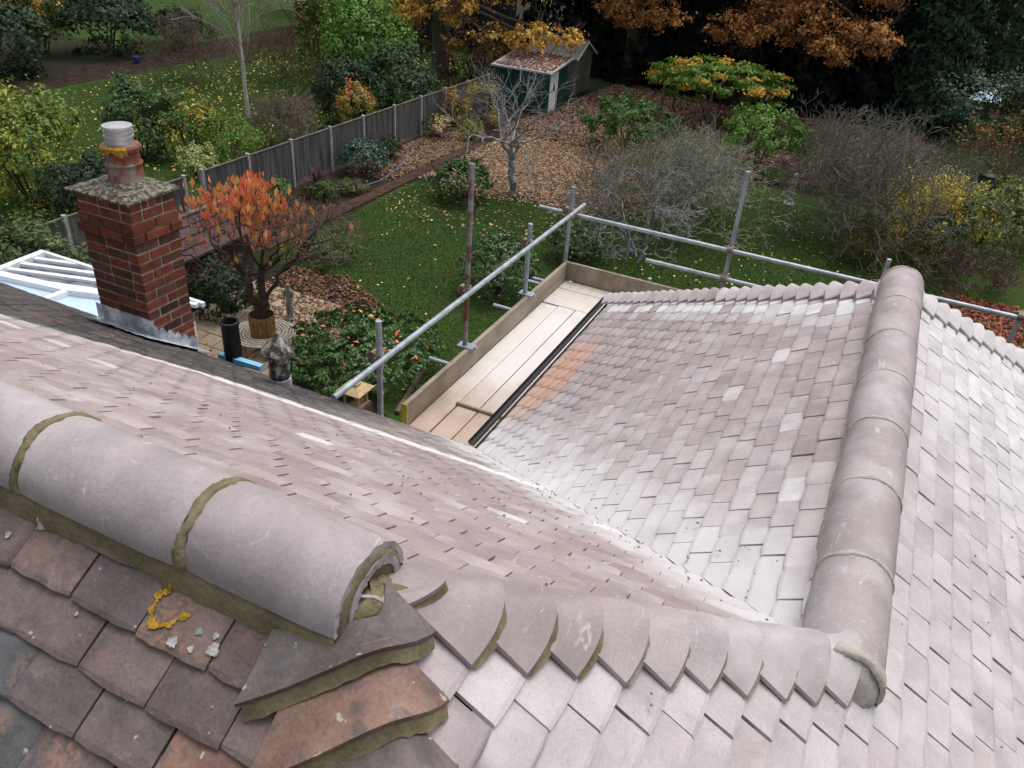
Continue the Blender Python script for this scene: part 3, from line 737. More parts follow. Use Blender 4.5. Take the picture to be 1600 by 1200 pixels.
for a in range(len(ring)): b = (a+1)%len(ring); F.append((lo[a],lo[b],ring[b],ring[a]))
F.append(tuple(reversed(lo)))
mesh('cement_cap', V, F, M_FLAUN, chim)
pc_ = (CX0+CW*.50, CY0+CD*.60, CTOP+.075)
MB().lathe(pc_, [(.128,-.02),(.122,.0),(.116,.09),(.124,.098),(.126,.112),(.116,.12),(.112,.19),(.128,.20),(.132,.225),(.120,.24),(.10,.242)], 32).build('chimney_pot', M_POT, chim, True)
MB().lathe((pc_[0],pc_[1],pc_[2]+.236), [(.092,0),(.092,.05),(.098,.052),(.098,.066),(.090,.068),(.090,.082),(.098,.084),(.098,.098),(.090,.10),(.090,.112),(.100,.114),(.098,.13),(.0,.138)], 32).build('flue_cowl', M_ALU, chim, True)
V = []; F = []; rr_ = random.Random(2)
for i in range(25):
    an = R(-150)+R(125)*i/24
    for k, z in ((.1345,.195+rr_.uniform(-.02,.02)),(.135,.228),(.122,.244)): V.append((pc_[0]+k*math.cos(an), pc_[1]+k*math.sin(an), pc_[2]+z))
for i in range(24): F += [(3*i,3*i+1,3*i+4,3*i+3),(3*i+1,3*i+2,3*i+5,3*i+4)]
mesh('lichen_patch', V, F, M_LICH, chim)
# lead: apron at the front, step flashing up the side
fl = MB(); zf = -T*CY0
V = []; F = []; rr_ = random.Random(11); n = 16
for i in range(n+1):
    x = CX0-.04+(CW+.08)*i/n
    V += [(x, CY0-.006, zf+.17+rr_.uniform(-.003,.003)), (x, CY0-.010, zf+.045), (x, CY0-.05, zf+.05+rr_.uniform(-.006,.006)), (x, CY0-.16+rr_.uniform(-.006,.006), zf+T*.16+.020)]
for i in range(n):
    for k in range(3): b = 4*i+k; F.append((b,b+4,b+5,b+1))
mesh('lead_apron', V, F, M_LEAD, chim, smooth=False)
V = []; F = []; steps = 6
for k in range(steps):
    y0_ = CY0+CD*k/steps; y1_ = CY0+CD*(k+1)/steps; zt = -T*y0_+.17; zb = -T*y1_
    b = len(V); V += [(CX1+.006,y0_-.002,-T*y0_+.02),(CX1+.006,y1_+.002,-T*y1_+.02),(CX1+.007,y1_+.002,-T*y1_+.085),(CX1+.009,y0_+.026,-T*y0_+.115),(CX1+.008,y0_-.002,-T*y0_+.115)]; F.append((b,b+1,b+2,b+3,b+4))
b = len(V); V += [(CX1+.006,CY0-.15,-T*(CY0-.15)+.024),(CX1+.13,CY0-.15,-T*(CY0-.15)+.022),(CX1+.13,CY1+.02,-T*(CY1+.02)+.022),(CX1+.006,CY1+.02,-T*(CY1+.02)+.026)]; F.append((b,b+1,b+2,b+3))
mesh('step_flashing', V, F, M_LEAD, chim)

# flue pipe, vent cowl, blue trim on the eaves (parts of the house)
def northp(px, py, up=0.):
    d = _f*FPX+_r2*(px-800)+_u2*(600-py); s = (up-CAM.z-T*CAM.y)/(d.z+T*d.y); return CAM+d*s
vp_ = Vector((-3.62, 3.30, 0))
MB().lathe((vp_.x,vp_.y,-3.2), [(.068,0),(.068,1.19),(.075,1.2),(.075,1.225),(.062,1.23),(.058,1.1),(.0,1.05)], 24).build('flue_pipe', M_PIPE, house, True)
mb = MB(); mb.bar((-3.72,3.255,-2.29),(-3.34,3.30,-2.31),.05,.045); part(house, 'blue_trim', M_BLUE, mb)
cx_, cy_ = -2.76, 2.86; cz = -T*cy_
MB().lathe((cx_,cy_,cz-.1), [(.078,0),(.078,.16),(.074,.165)], 20).build('lead_collar', M_LEAD, house, True)
cw = MB().lathe((cx_,cy_,cz+.06), [(.072,0),(.070,.14),(.062,.15),(.062,.19),(.058,.20),(.11,.20),(.112,.215),(.07,.275),(.022,.325),(.012,.345),(0,.35)], 22).build('vent_cowl', M_COWL, house, True)

# ------------------------------------------------------------------ scaffold
SX = -2.45; SY = 7.62; TR = .0242; BZ = -2.9
scaf = empty('scaffold', (0,0,0), 'galvanised tube scaffold with guard rails and toe boards beside the wing roof', 'scaffold')
def standard(x, y, top, mat=M_GALV): part(scaf, 'standard', mat, MB().tube((x,y,ZG),(x,y,top),TR,n=16), True)
for (y, top, m) in ((3.63,-1.78,M_GALV),(5.05,-.93,M_RUST),(6.40,-1.88,M_GALV),(7.55,-1.80,M_GALV)): standard(SX, y, top, m)
for x, top in ((-.60,-1.29),(.955,-1.88),(2.24,-2.14),(-1.43,-2.71)): standard(x, SY+.04, top)
part(scaf, 'guard_rail', M_GALV, MB().tube((SX+.05,2.98,-2.09),(SX+.05,7.86,-2.09),TR,n=16), True)
part(scaf, 'guard_rail', M_GALV, MB().tube((-2.86,SY-.01,-2.14),(3.9,SY-.01,-2.16),TR,n=16), True)
part(scaf, 'guard_rail', M_GALV, MB().tube((-1.50,SY-.01,-2.48),(3.9,SY-.01,-2.48),TR,n=16), True)
part(scaf, 'guard_rail', M_GALV, MB().tube((3.85,-3,-2.12),(3.85,7.9,-2.12),TR,n=16), True)
for y in (3.75,5.1,6.5,7.3): part(scaf, 'transom', M_GALV, MB().tube((-2.86,y,BZ-.066),(-1.3,y,BZ-.066),TR,n=12), True)
part(scaf, 'transom', M_GALV, MB().tube((-2.86,SY-.02,-3.06),(-1.4,SY-.02,-3.06),TR,n=12), True)
part(scaf, 'ledger', M_GALV, MB().tube((SX+.05,3.2,BZ-.12),(SX+.05,7.9,BZ-.12),TR,n=12), True)
def coupler(p, ax, bx):
    p = Vector(p); ax = Vector(ax); bx = Vector(bx); n = ax.cross(bx); mb = MB()
    mb.tube(p-ax*.026, p+ax*.026, .040, n=14); mb.tube(p+n*.05-bx*.032, p+n*.05+bx*.032, .040, n=14)
    for s in (-1,1): mb.tube(p+bx*.03*s+ax*.012, p+bx*.078*s+ax*.012, .008, n=8); mb.bar(p+bx*.055*s-ax*.02, p+bx*.055*s+ax*.02, .022, .012, n)
    part(scaf, 'coupler', M_COUP, mb, True)
for y in (3.63,5.05,6.40,7.55): coupler((SX,y,-2.09), (0,0,1), (0,1,0))
for x in (-.60,.955,2.24): coupler((x,SY+.04,-2.14), (0,0,1), (-1,0,0)); coupler((x,SY+.04,-2.48), (0,0,1), (-1,0,0))
coupler((SX,7.62,-2.14), (0,0,1), (1,0,0))
for y in (5.05,6.40): 
    mb = MB().bar((SX-.06,y,BZ+.235),(SX+.10,y,BZ+.235),.10,.012); mb.tube((SX+.02,y+.05,BZ+.22),(SX+.10,y+.05,BZ+.20),.02,n=10); part(scaf, 'toe_board_clip', M_GALV, mb)
mb = MB().bbox(SX-.005+.03,SX+.038+.03,3.92,7.44,BZ+.002,BZ+.228,.004); part(scaf, 'toe_board', M_TOE, mb)
mb = MB().bbox(SX+.02,1.8,7.455,7.493,BZ+.002,BZ+.228,.004); part(scaf, 'toe_board', M_TOE, mb)
mb = MB().box(SX+.018,SX+.075,3.905,3.918,BZ+.01,BZ+.225); part(scaf, 'end_band', simple('yellow_band', (.5,.40,.08), .7), mb)
def board(x0,x1,y0,y1,z,label):
    o = MB().bbox(x0,x1,y0,y1,z-.038,z,.004).build('scaffold_board', M_BOARD)
    return tag(o, label, 'board', 'scaffold boards')
bx = [SX+.07,SX+.07+.207,SX+.07+.414,SX+.07+.62]
board(bx[0],bx[1]-.013,3.30,6.745,BZ,'long scaffold board running beside the toe board')
board(bx[1],bx[2]-.011,3.30,4.455,BZ-.004,'short middle scaffold board at the near end of the walkway')
board(bx[2],bx[3]+.1,3.30,4.455,BZ-.003,'short inner scaffold board at the near end, beside the black gutter')
board(bx[1],bx[2]-.011,4.46,6.745,BZ+.012,'middle scaffold board of the walkway, white with dust')
board(bx[2],bx[3]+.1,4.46,6.745,BZ+.014,'inner scaffold board white with dust, along the black gutter')
board(SX+.07,-.3,6.775,6.99,BZ+.002,'first of the three cross boards where the walkway turns the corner')
board(SX+.07,-.3,6.996,7.21,BZ-.002,'middle one of the three cross boards at the walkway corner')
board(SX+.07,-.3,7.216,7.44,BZ+.001,'last cross board against the end toe board')
o = MB().bbox(bx[1]-.02,bx[3]+.06,4.43,4.455,BZ+.003,BZ+.028,.003).build('batten', M_TOE); tag(o, 'thin timber batten laid across the scaffold boards', 'batten')

# ------------------------------------------------------------------ vegetation helpers
def unit(v): return v/np.maximum(np.linalg.norm(v, axis=1, keepdims=True), 1e-9)
def leaf_obj(name, P, Nn, S, C, mat, parent=None, aspect=.5, fold=.12, droop=0.):
    n = len(P); t = unit(np.cross(Nn, rng.normal(size=(n,3)))); 
    if droop: t = unit(t*(1-droop)+np.array((0,0,-1.))*droop)
    b = unit(np.cross(Nn, t)); S = S[:,None]; nn = unit(np.cross(t,b))
    V = np.stack([P-t*S*.5, P+b*S*aspect*.5+nn*S*fold, P+t*S*.5-nn*S*fold*.4, P-b*S*aspect*.5+nn*S*fold], 1).reshape(-1,3)
    return quads(name, V, np.arange(4*n).reshape(-1,4), mat, parent, np.repeat(C, 4, 0))
LEAFGAIN = 1.6
def palette(n, cols, jit=.22):
    c = np.array(cols)[rng.integers(0, len(cols), n)]
    return np.clip(c*LEAFGAIN*rng.uniform(1-jit,1+jit,(n,1))*rng.uniform(.92,1.08,(n,3)), 0, 1)
def crown(n, c, r, clumps=40, spread=.22, shell=.62, floor=None, up=.35, flat=0.):
    """leaf positions in clumps through an ellipsoid, thicker towards its skin"""
    d = unit(rng.normal(size=(clumps,3))); 
    if flat: d[:,2] = np.abs(d[:,2])*np.where(rng.random(clumps)<flat,1,-1)
    k = shell+(1-shell)*rng.random((clumps,1)); k = k*(1+.12*rng.normal(size=(clumps,1))); cc = d*k
    w_ = rng.integers(0, clumps, n); off = rng.normal(size=(n,3)); off = unit(off)*np.abs(rng.normal(size=(n,1)))**.7
    P = cc[w_]+off*spread*rng.uniform(.6,1.3,(clumps,1))[w_]
    Nn = unit(unit(P)*.8+off*.35+rng.normal(size=(n,3))*.45+np.array((0,0,up)))
    X = np.array(c)+P*np.array(r)
    if floor is not None: X[:,2] = np.where(X[:,2] < floor, floor+rng.random(n)*.15*r[2], X[:,2])
    return X, Nn, w_
def tubes(segs, sides=4):
    A = np.array([s[0] for s in segs]); B = np.array([s[1] for s in segs]); ra = np.array([s[2] for s in segs])[:,None,None]; rb = np.array([s[3] for s in segs])[:,None,None]
    d = unit(B-A); ref = np.where(np.abs(d[:,2:3])<.9, np.array([[0,0,1.]]), np.array([[1.,0,0]])); a = unit(np.cross(d, ref)); b = np.cross(d, a)
    an = np.arange(sides)*2*np.pi/sides; ring = a[:,None,:]*np.cos(an)[None,:,None]+b[:,None,:]*np.sin(an)[None,:,None]
    V = np.concatenate([A[:,None,:]+ring*ra, B[:,None,:]+ring*rb], 1).reshape(-1,3); n = len(segs)
    base = (np.arange(n)*2*sides)[:,None,None]; i = np.arange(sides); q = np.stack([i, (i+1)%sides, sides+(i+1)%sides, sides+i], 1)[None]
    return V, (base+q).reshape(-1,4)
RMIN = [.0035]
def grow(r, p, d, ln, rad, depth, segs, kids=3, bend=.25, spread=.7, up=.1, shrink=.68, tips=None, nseg=3, taper=.72):
    p = np.array(p, float); d = np.array(d, float); d /= np.linalg.norm(d)
    pts = []
    for k in range(nseg):
        d = d+r.normal(size=3)*bend*.5+np.array((0,0,up*.3)); d /= np.linalg.norm(d); q = p+d*ln/nseg; r2 = max(RMIN[0], rad*(1-(1-taper)/nseg)); rad = max(rad, RMIN[0])
        segs.append((p, q, rad, r2)); p = q; rad = r2; pts.append((p.copy(), d.copy(), rad))
    if depth == 0:
        if tips is not None: tips.append((p, d))
        return
    for k in range(kids):
        bp, bd, br = pts[-1] if k < 2 else pts[r.integers(0, nseg)]
        ax = r.normal(size=3); ax -= bd*ax.dot(bd); ax /= np.linalg.norm(ax)
        nd = bd+ax*spread*r.uniform(.6,1.3); nd[2] += up
        grow(r, bp, nd, ln*shrink*r.uniform(.75,1.2), br*(.78 if k == 0 else .6), depth-1, segs, kids, bend, spread, up, shrink, tips, nseg, taper)
def bush(name, label, x, y, r, h, n, size, cols, mat=None, group='shrubs in the gardens', cat='shrub', ry=None, clumps=45, spread=.2, shell=.7, aspect=.5, flat=.85, z0=0., stems=7, pal2=None, f2=0., up=.35, droop=0.):
    mat = mat or M_LEAF; ry = ry or r; root = empty(name, (x,y,ZG), label, cat, group); WL[root.name] = Vector((x,y,ZG))
    zc = ZG+z0+(h-z0)*.42; rz = (h-z0)*.60
    P, Nn, w_ = crown(n, (x,y,zc), (r,ry,rz), clumps, spread, shell, ZG+z0+.03, up, flat)
    C = palette(n, cols)
    if pal2 is not None:
        m_ = (rng.random(clumps) < f2)[w_] | (rng.random(n) < f2*.15); C[m_] = palette(int(m_.sum()), pal2)
    leaf_obj('foliage', P, Nn, size*rng.uniform(.65,1.35,n), C, mat, root, aspect, droop=droop)
    segs = []; rr = np.random.default_rng(int(abs(x*31+y*17)))
    for k in range(stems):
        a = rr.uniform(0,6.28); grow(rr, (x+.1*r*math.cos(a), y+.1*ry*math.sin(a), ZG-.03), (math.cos(a)*.5*r, math.sin(a)*.5*ry, h*.7), h*.5, .012+.006*h, 1, segs, 3, .2, .5, .2)
    segs.append((np.array((x,y,ZG-.06)), np.array((x,y,ZG+.12)), .16*min(r,ry)+.05, .13*min(r,ry)+.03))
    V, Q = tubes(segs, 5); quads('stem', V, Q, M_BARK, root)
    return root
def bare_bush(name, label, x, y, r, h, stems, depth, mat, group='bare shrubs', kids=3, rad=.014, up=.08, spread=.85, leaves=None, seed=0, bend=.6, cat='shrub', z0=0., shrink=.68, tw=.0085):
    root = empty(name, (x,y,ZG), label, cat, group); WL[root.name] = Vector((x,y,ZG)); rr = np.random.default_rng(seed+1); segs = []; tips = []
    for k in range(stems):
        a = rr.uniform(0,6.28); q = math.sqrt(rr.random()); s0 = .35; RMIN[0] = tw
        grow(rr, (x+math.cos(a)*q*r*s0, y+math.sin(a)*q*r*s0, ZG-.03+z0), (math.cos(a)*q*r*.9, math.sin(a)*q*r*.9, h*.75), h*.40, rad, depth, segs, kids, bend, spread, up, shrink, tips)
    RMIN[0] = .0035
    V, Q = tubes(segs, 3); quads('branches', V, Q, mat, root)
    if leaves:
        n, size, cols, m_ = leaves; tp = np.array([t[0] for t in tips]); idx = rng.integers(0, len(tp), n); P = tp[idx]+rng.normal(size=(n,3))*.10
        leaf_obj('foliage', P, unit(rng.normal(size=(n,3))+np.array((0,0,.6))), size*rng.uniform(.6,1.3,n), palette(n, cols), m_, root)
    return root

# ------------------------------------------------------------------ fences
def fence(x, ys, label, zt=1.55, name='close_board_fence'):
    f = empty(name, (x, ys[0], ZG), label, 'fence'); WL[f.name] = Vector((x,ys[0],ZG))
    for y in ys: part(f, 'fence_post', M_CONC, MB().bbox(x-.02,x+.09,y-.05,y+.05,ZG-.05,ZG+zt+.06,.008))
    for a, b in zip(ys, ys[1:]):
        mb = MB(); y = a+.052; rr = random.Random(int(a*100))
        while y < b-.06:
            w_ = min(.105, b-.052-y); dz = rr.uniform(-.006,.006); t0 = rr.uniform(.0,.004)
            mb.box(x+.006+t0, x+.022+t0+rr.uniform(0,.006), y, y+w_-.006, ZG+.14, ZG+zt-.03+dz); y += w_
        p = part(f, 'fence_panel', M_FENCE, mb); p['kind'] = 'stuff'
        part(f, 'capping_rail', M_FENCECAP, MB().box(x-.01,x+.045,a+.051,b-.051,ZG+zt-.03,ZG+zt))
        part(f, 'gravel_board', M_FENCECAP, MB().box(x+.0,x+.03,a+.051,b-.051,ZG-.05,ZG+.138))
fence(-17.1, [16.2,18.15,20.2,22.3,24.3,26.4,28.4,30.4,32.4,34.4], 'dark weathered close board fence with concrete posts along the garden border')
fence(-17.1, [9.6,11.6,13.6,15.5], 'short stretch of dark fence behind the chimney, near the conservatory')

# ------------------------------------------------------------------ sheds and small buildings
gs = empty('garden_shed', (-15.8,36.5,ZG), 'dark green shed with a white door and leaves on its roof', 'shed'); WL[gs.name] = Vector((-15.8,36.5,ZG))
X0,X1,Y0_,Y1_ = -17.2,-14.4,35.4,37.7
part(gs, 'wall', M_GSHED, MB().box(X0,X1,Y0_,Y1_,ZG,ZG+1.82))
mb = MB(); 
for i in range(14): xx = X0+.02+i*.2; mb.box(xx,xx+.19,Y0_-.02,Y0_-.002,ZG+.02,ZG+1.8)
p = part(gs, 'cladding', M_GSHED, mb); p['kind'] = 'stuff'
part(gs, 'door', M_WDOOR, MB().bbox(X1+.004,X1+.05,Y0_+.12,Y0_+1.05,ZG+.05,ZG+1.78,.01))
part(gs, 'door_latch', M_GUT, MB().box(X1+.051,X1+.08,Y0_+.5,Y0_+.62,ZG+1.0,ZG+1.25))
mesh('roof', [(X0-.15,Y0_-.18,ZG+1.80),(X1+.2,Y0_-.18,ZG+1.80),(X1+.2,Y1_+.15,ZG+2.15),(X0-.15,Y1_+.15,ZG+2.15),(X0-.15,Y0_-.18,ZG+1.88),(X1+.2,Y0_-.18,ZG+1.88),(X1+.2,Y1_+.15,ZG+2.23),(X0-.15,Y1_+.15,ZG+2.23)], [(3,2,1,0),(4,5,6,7),(0,1,5,4),(1,2,6,5),(2,3,7,6),(3,0,4,7)], simple('pale_roof_sheet', (.42,.41,.42), .7), gs)
ss = empty('timber_shed', (-15.9,40.8,ZG), 'sage grey timber shed with overlapping boards behind the green shed', 'shed'); WL[ss.name] = Vector((-15.9,40.8,ZG))
X0,X1,Y0_,Y1_ = -17.4,-14.8,39.5,42.0; ym = (Y0_+Y1_)/2
mesh('wall', [(X0,Y0_,ZG),(X1,Y0_,ZG),(X1,Y1_,ZG),(X0,Y1_,ZG),(X0,Y0_,ZG+1.9),(X1,Y0_,ZG+1.9),(X1,Y1_,ZG+1.9),(X0,Y1_,ZG+1.9),(X1,ym,ZG+2.5),(X0,ym,ZG+2.5)], [(0,1,5,4),(1,2,6,8,5),(2,3,7,6),(3,0,4,9,7)], M_SAGE, ss)
mb = MB()
for i in range(13):
    z = ZG+.05+i*.145; mb.bar((X0,Y0_-.012,z+.07),(X1,Y0_-.012,z+.07),.022,.138); 
    mb.bar((X1+.012,Y0_,z+.07),(X1+.012,Y1_,z+.07),.022,.138)
p = part(ss, 'cladding', M_SAGE, mb); p['kind'] = 'stuff'
part(ss, 'door', simple('sage_door', (.13,.145,.12), .7), MB().bbox(X1+.03,X1+.06,ym-.55,ym+.45,ZG+.08,ZG+1.85,.01))
for s in (-1,1):
    e = Y0_-.15 if s < 0 else Y1_+.15
    mesh('roof', [(X0-.1,e,ZG+1.82),(X1+.22,e,ZG+1.82),(X1+.22,ym,ZG+2.53),(X0-.1,ym,ZG+2.53),(X0-.1,e,ZG+1.88),(X1+.22,e,ZG+1.88),(X1+.22,ym,ZG+2.59),(X0-.1,ym,ZG+2.59)], [(3,2,1,0),(4,5,6,7),(0,1,5,4),(1,2,6,5),(2,3,7,6),(3,0,4,7)], M_FELT, ss)
    part(ss, 'barge_board', M_WDOOR, MB().bar((X1+.235,e,ZG+1.84),(X1+.235,ym,ZG+2.55),.02,.1))
rs = empty('red_shed', (-34.5,46,ZG), 'dark red shed with overhanging roof beyond the birch tree', 'shed'); WL[rs.name] = Vector((-34.5,46,ZG))
part(rs, 'wall', M_RED, MB().box(-36.5,-32.8,44.8,48,ZG,ZG+2.5))
mb = MB().bar((-37,44.4,ZG+2.42),(-34.6,44.4,ZG+3.3),.1,.14).bar((-34.6,44.4,ZG+3.3),(-32.2,44.4,ZG+2.42),.1,.14)
mb.add([(-37,44.3,ZG+2.5),(-34.6,44.3,ZG+3.4),(-34.6,48.3,ZG+3.4),(-37,48.3,ZG+2.5)],[(0,1,2,3)]).add([(-34.6,44.3,ZG+3.4),(-32.2,44.3,ZG+2.5),(-32.2,48.3,ZG+2.5),(-34.6,48.3,ZG+3.4)],[(0,1,2,3)])
part(rs, 'roof', simple('reddish_roof', (.10,.055,.045), .9), mb); part(rs, 'window', M_PANE, MB().box(-33.4,-33.0,44.77,44.795,ZG+1.5,ZG+1.8))
bs = empty('black_outbuilding', (-28,50,ZG), 'black outbuilding at the top edge behind the bright green shrub', 'outbuilding'); WL[bs.name] = Vector((-28,50,ZG))
part(bs, 'wall', M_BLACK, MB().box(-32,-24.5,48,53,ZG,ZG+4.6)); part(bs, 'roof', M_FELT, MB().box(-32.2,-24.3,47.8,53.2,ZG+4.602,ZG+4.75)); part(bs, 'door', simple('black_door', (.016,.017,.02), .6), MB().box(-29.5,-27.8,47.96,47.996,ZG,ZG+2.1))
# plum felt roofed summerhouse, mostly behind the orange tree
ps = empty('summerhouse', (-14.1,12.7,ZG), 'low summerhouse with a plum coloured felt roof, behind the orange leaved tree', 'summerhouse'); WL[ps.name] = Vector((-14.1,12.7,ZG))
part(ps, 'wall', simple('plum_board', (.05,.03,.03), .85), MB().box(-15.0,-13.2,11.6,13.8,ZG,ZG+1.36))
for s in (-1,1):
    e = -14.1+s*1.05
    mesh('roof', [(e,11.4,ZG+1.37),(e,14.0,ZG+1.37),(-14.1,14.0,ZG+1.87),(-14.1,11.4,ZG+1.87),(e,11.4,ZG+1.43),(e,14.0,ZG+1.43),(-14.1,14.0,ZG+1.93),(-14.1,11.4,ZG+1.93)], [(0,1,2,3),(4,7,6,5),(0,4,5,1),(1,5,6,2),(2,6,7,3),(3,7,4,0)], M_PLUM, ps)
    for k in (.25,.5,.75): part(ps, 'roof_batten', M_PLUM, MB().bar((-14.1+s*1.05*k,11.38,ZG+1.945-.5*k),(-14.1+s*1.05*k,14.02,ZG+1.945-.5*k),.06,.03))
part(ps, 'ridge_capping', M_FELT, MB().bar((-14.1,11.36,ZG+1.955),(-14.1,14.04,ZG+1.955),.14,.04))
# conservatory: white framed glazed roof beyond the eaves
cz_ = -5.5
cn = empty('conservatory', (-11.5,6,ZG), 'white framed conservatory with blue glazed roof beside the chimney', 'conservatory'); WL[cn.name] = Vector((-11.5,6,ZG))
A = Vector((-13.1,8.25,cz_)); B = Vector((-13.05,7.15,cz_)); Cc = Vector((-9.2,8.25,cz_)); Dd = Vector((-9.4,7.95,cz_+.05)); Ee = Vector((-11.3,7.32,cz_+.06)); Ff = Vector((-13.05,3.2,cz_+.3)); Gg = Vector((-9.2,3.2,cz_+.3))
mesh('glass_pane', [A,B,Ee,Dd,Cc], [(0,1,2,3,4)], M_PANED, cn)
mesh('glass_pane', [B,Ff,Ff+Vector((1.9,0,0)),Ee], [(0,1,2,3)], M_PANE, cn); mesh('glass_pane', [Ee,Ff+Vector((1.9,0,0)),Gg,Dd], [(0,1,2,3)], M_PANE, cn)
def cbar(p, q, w_, h_): part(cn, 'glazing_bar', M_UPVC, MB().bar(Vector(p)+Vector((0,0,h_/2+.004)), Vector(q)+Vector((0,0,h_/2+.004)), w_, h_))
cbar(A, B, .14, .10); cbar(A, Cc, .07, .08); cbar(B, Ee, .16, .10); cbar(Ee, Dd, .16, .11); cbar(Ee, Ff+Vector((1.9,0,0)), .12, .09); cbar(B, Ff, .12, .095)
for k in (.25,.5,.75): p0 = A.lerp(B, k); p1 = A.lerp(Cc, k*.95); cbar(p0, p1, .09, .06)
cbar(B.lerp(Ee,.25), Cc.lerp(Dd,.3), .09, .065)
part(cn, 'wall', M_UPVC, MB().box(-13.0,-9.3,3.1,8.1,ZG,cz_-.25)); 
for k in range(4): part(cn, 'window', M_PANED, MB().box(-12.85+k*.9,-12.1+k*.9,8.104,8.13,ZG+.7,cz_-.4))
# sandstone lantern on a brick pillar
ln_ = empty('garden_lantern', (-7.42,10.05,ZG), 'sandstone coloured pagoda lantern on a brick pillar below the scaffold rail', 'lantern'); WL[ln_.name] = Vector((-7.42,10.05,ZG))
lx, ly = -7.42, 10.05
part(ln_, 'pillar', M_BRICKP, MB().bbox(lx-.24,lx+.24,ly-.24,ly+.24,ZG-.03,ZG+.30,.01)); part(ln_, 'base', M_SAND, MB().bbox(lx-.20,lx+.20,ly-.20,ly+.20,ZG+.302,ZG+.34,.01))
for sx in (-1,1):
    for sy in (-1,1): part(ln_, 'column', M_SAND, MB().bbox(lx+sx*.145-.03,lx+sx*.145+.03,ly+sy*.145-.03,ly+sy*.145+.03,ZG+.342,ZG+.63,.006))
mb = MB()
for k in range(4):
    an = k*math.pi/2; c_, s_ = math.cos(an), math.sin(an); V = []; F = []
    for i in range(9):
        t_ = math.pi*i/8; V += [(.115*math.cos(t_), .165, .50+.10*math.sin(t_)), (.115*math.cos(t_), .165, .632), (.115*math.cos(t_), .135, .50+.10*math.sin(t_))]
    V = [(lx+x*c_-y*s_, ly+x*s_+y*c_, ZG+z) for x,y,z in V]
    for i in range(8): F += [(3*i,3*i+3,3*i+4,3*i+1),(3*i,3*i+2,3*i+5,3*i+3)]
    mb.add(V, F)
part(ln_, 'arch', M_SAND, mb)
part(ln_, 'roof', M_SAND, MB().add([(lx-.27,ly-.27,ZG+.634),(lx+.27,ly-.27,ZG+.634),(lx+.27,ly+.27,ZG+.634),(lx-.27,ly+.27,ZG+.634),(lx-.27,ly-.27,ZG+.66),(lx+.27,ly-.27,ZG+.66),(lx+.27,ly+.27,ZG+.66),(lx-.27,ly+.27,ZG+.66),(lx-.12,ly-.12,ZG+.74),(lx+.12,ly-.12,ZG+.74),(lx+.12,ly+.12,ZG+.74),(lx-.12,ly+.12,ZG+.74)],[(3,2,1,0),(0,1,5,4),(1,2,6,5),(2,3,7,6),(3,0,4,7),(4,5,9,8),(5,6,10,9),(6,7,11,10),(7,4,8,11),(8,9,10,11)]).bbox(lx-.09,lx+.09,ly-.09,ly+.09,ZG+.742,ZG+.80,.01))
MB().lathe((lx,ly,ZG+.80), [(.05,0),(.03,.03),(.045,.06),(.02,.09),(0,.13)], 12).build('finial', M_SAND, ln_, True)
# statue
st = empty('statue', (-11.1,12.6,ZG), 'weathered stone statue of a standing figure in the mulch bed', 'statue'); WL[st.name] = Vector((-11.1,12.6,ZG))
MB().lathe((-11.1,12.6,ZG), [(.13,0),(.13,.06),(.10,.08),(.10,.12)], 16).build('plinth', M_STONE, st, True)
sk = [((0,0,.50),.072),((0,0,.62),.066),((0,0,.76),.085),((0,0,.83),.035),((.005,-.01,.90),.052),((.005,-.012,.95),.045),
      ((.05,0,.36),.055),((.045,-.01,.22),.045),((.05,0,.12),.04),((-.045,0,.36),.058),((-.05,-.02,.22),.045),((-.045,0,.12),.04),
      ((.11,0,.76),.034),((.135,-.02,.62),.028),((.06,-.08,.57),.024),((-.11,0,.76),.034),((-.135,-.01,.60),.028),((-.10,-.06,.50),.024)]
ed = [(0,1),(1,2),(2,3),(3,4),(4,5),(0,6),(6,7),(7,8),(0,9),(9,10),(10,11),(2,12),(12,13),(13,14),(2,15),(15,16),(16,17)]
me = bpy.data.meshes.new('figure'); me.from_pydata([(p[0]-11.1,p[1]+12.6,p[2]+ZG) for p,_ in sk], ed, []); fg = link('figure', me, M_STONE, st)
md = fg.modifiers.new('skin','SKIN'); fg.modifiers.new('sub','SUBSURF').levels = 1; fg.modifiers['sub'].render_levels = 1
for i, (_, r) in enumerate(sk): me.skin_vertices[0].data[i].radius = (r, r)
me.skin_vertices[0].data[0].use_root = True
# white pedestal, composter, pots, hose, cold frame, log edging
o = MB().lathe((-2.0,29.0,ZG), [(.20,0),(.20,.12),(.12,.18),(.09,.30),(.10,.62),(.07,.66),(.12,.75),(.10,.95),(.06,1.05),(.09,1.12),(.05,1.22),(0,1.26)], 16).build('garden_ornament', simple('flaking_white_stone', (.55,.54,.50), .9, .2, .4, 14, 40, .4, .01, 0, (.2,.19,.17)), None, True); tag(o, 'flaking white stone pedestal among the bare bushes', 'ornament')
o = MB().lathe((4.6,36,ZG), [(.42,0),(.38,.5),(.34,.62),(.36,.66),(.30,.72),(.0,.76)], 18).build('compost_bin', M_DARKP, None, True); tag(o, 'dark plastic compost bin below the reddish bush on the right', 'compost bin')
o = MB().lathe((-35.4,30.6,ZG), [(.13,0),(.2,.2),(.21,.34),(.19,.35),(.17,.28),(0,.26)], 16).build('plant_pot', M_BPOT, None, True); tag(o, 'small blue glazed pot beside the far soil path', 'pot')
mb = MB(); hp = [(-16.1,20.4,.03),(-15.3,21.3,.02),(-15.1,22.4,.03),(-15.3,23.6,.02),(-15.7,25.0,.03),(-16.1,26.3,.04)]
for a, b in zip(hp, hp[1:]): mb.tube(Vector(a)+Vector((0,0,ZG)), Vector(b)+Vector((0,0,ZG)), .022, n=8)
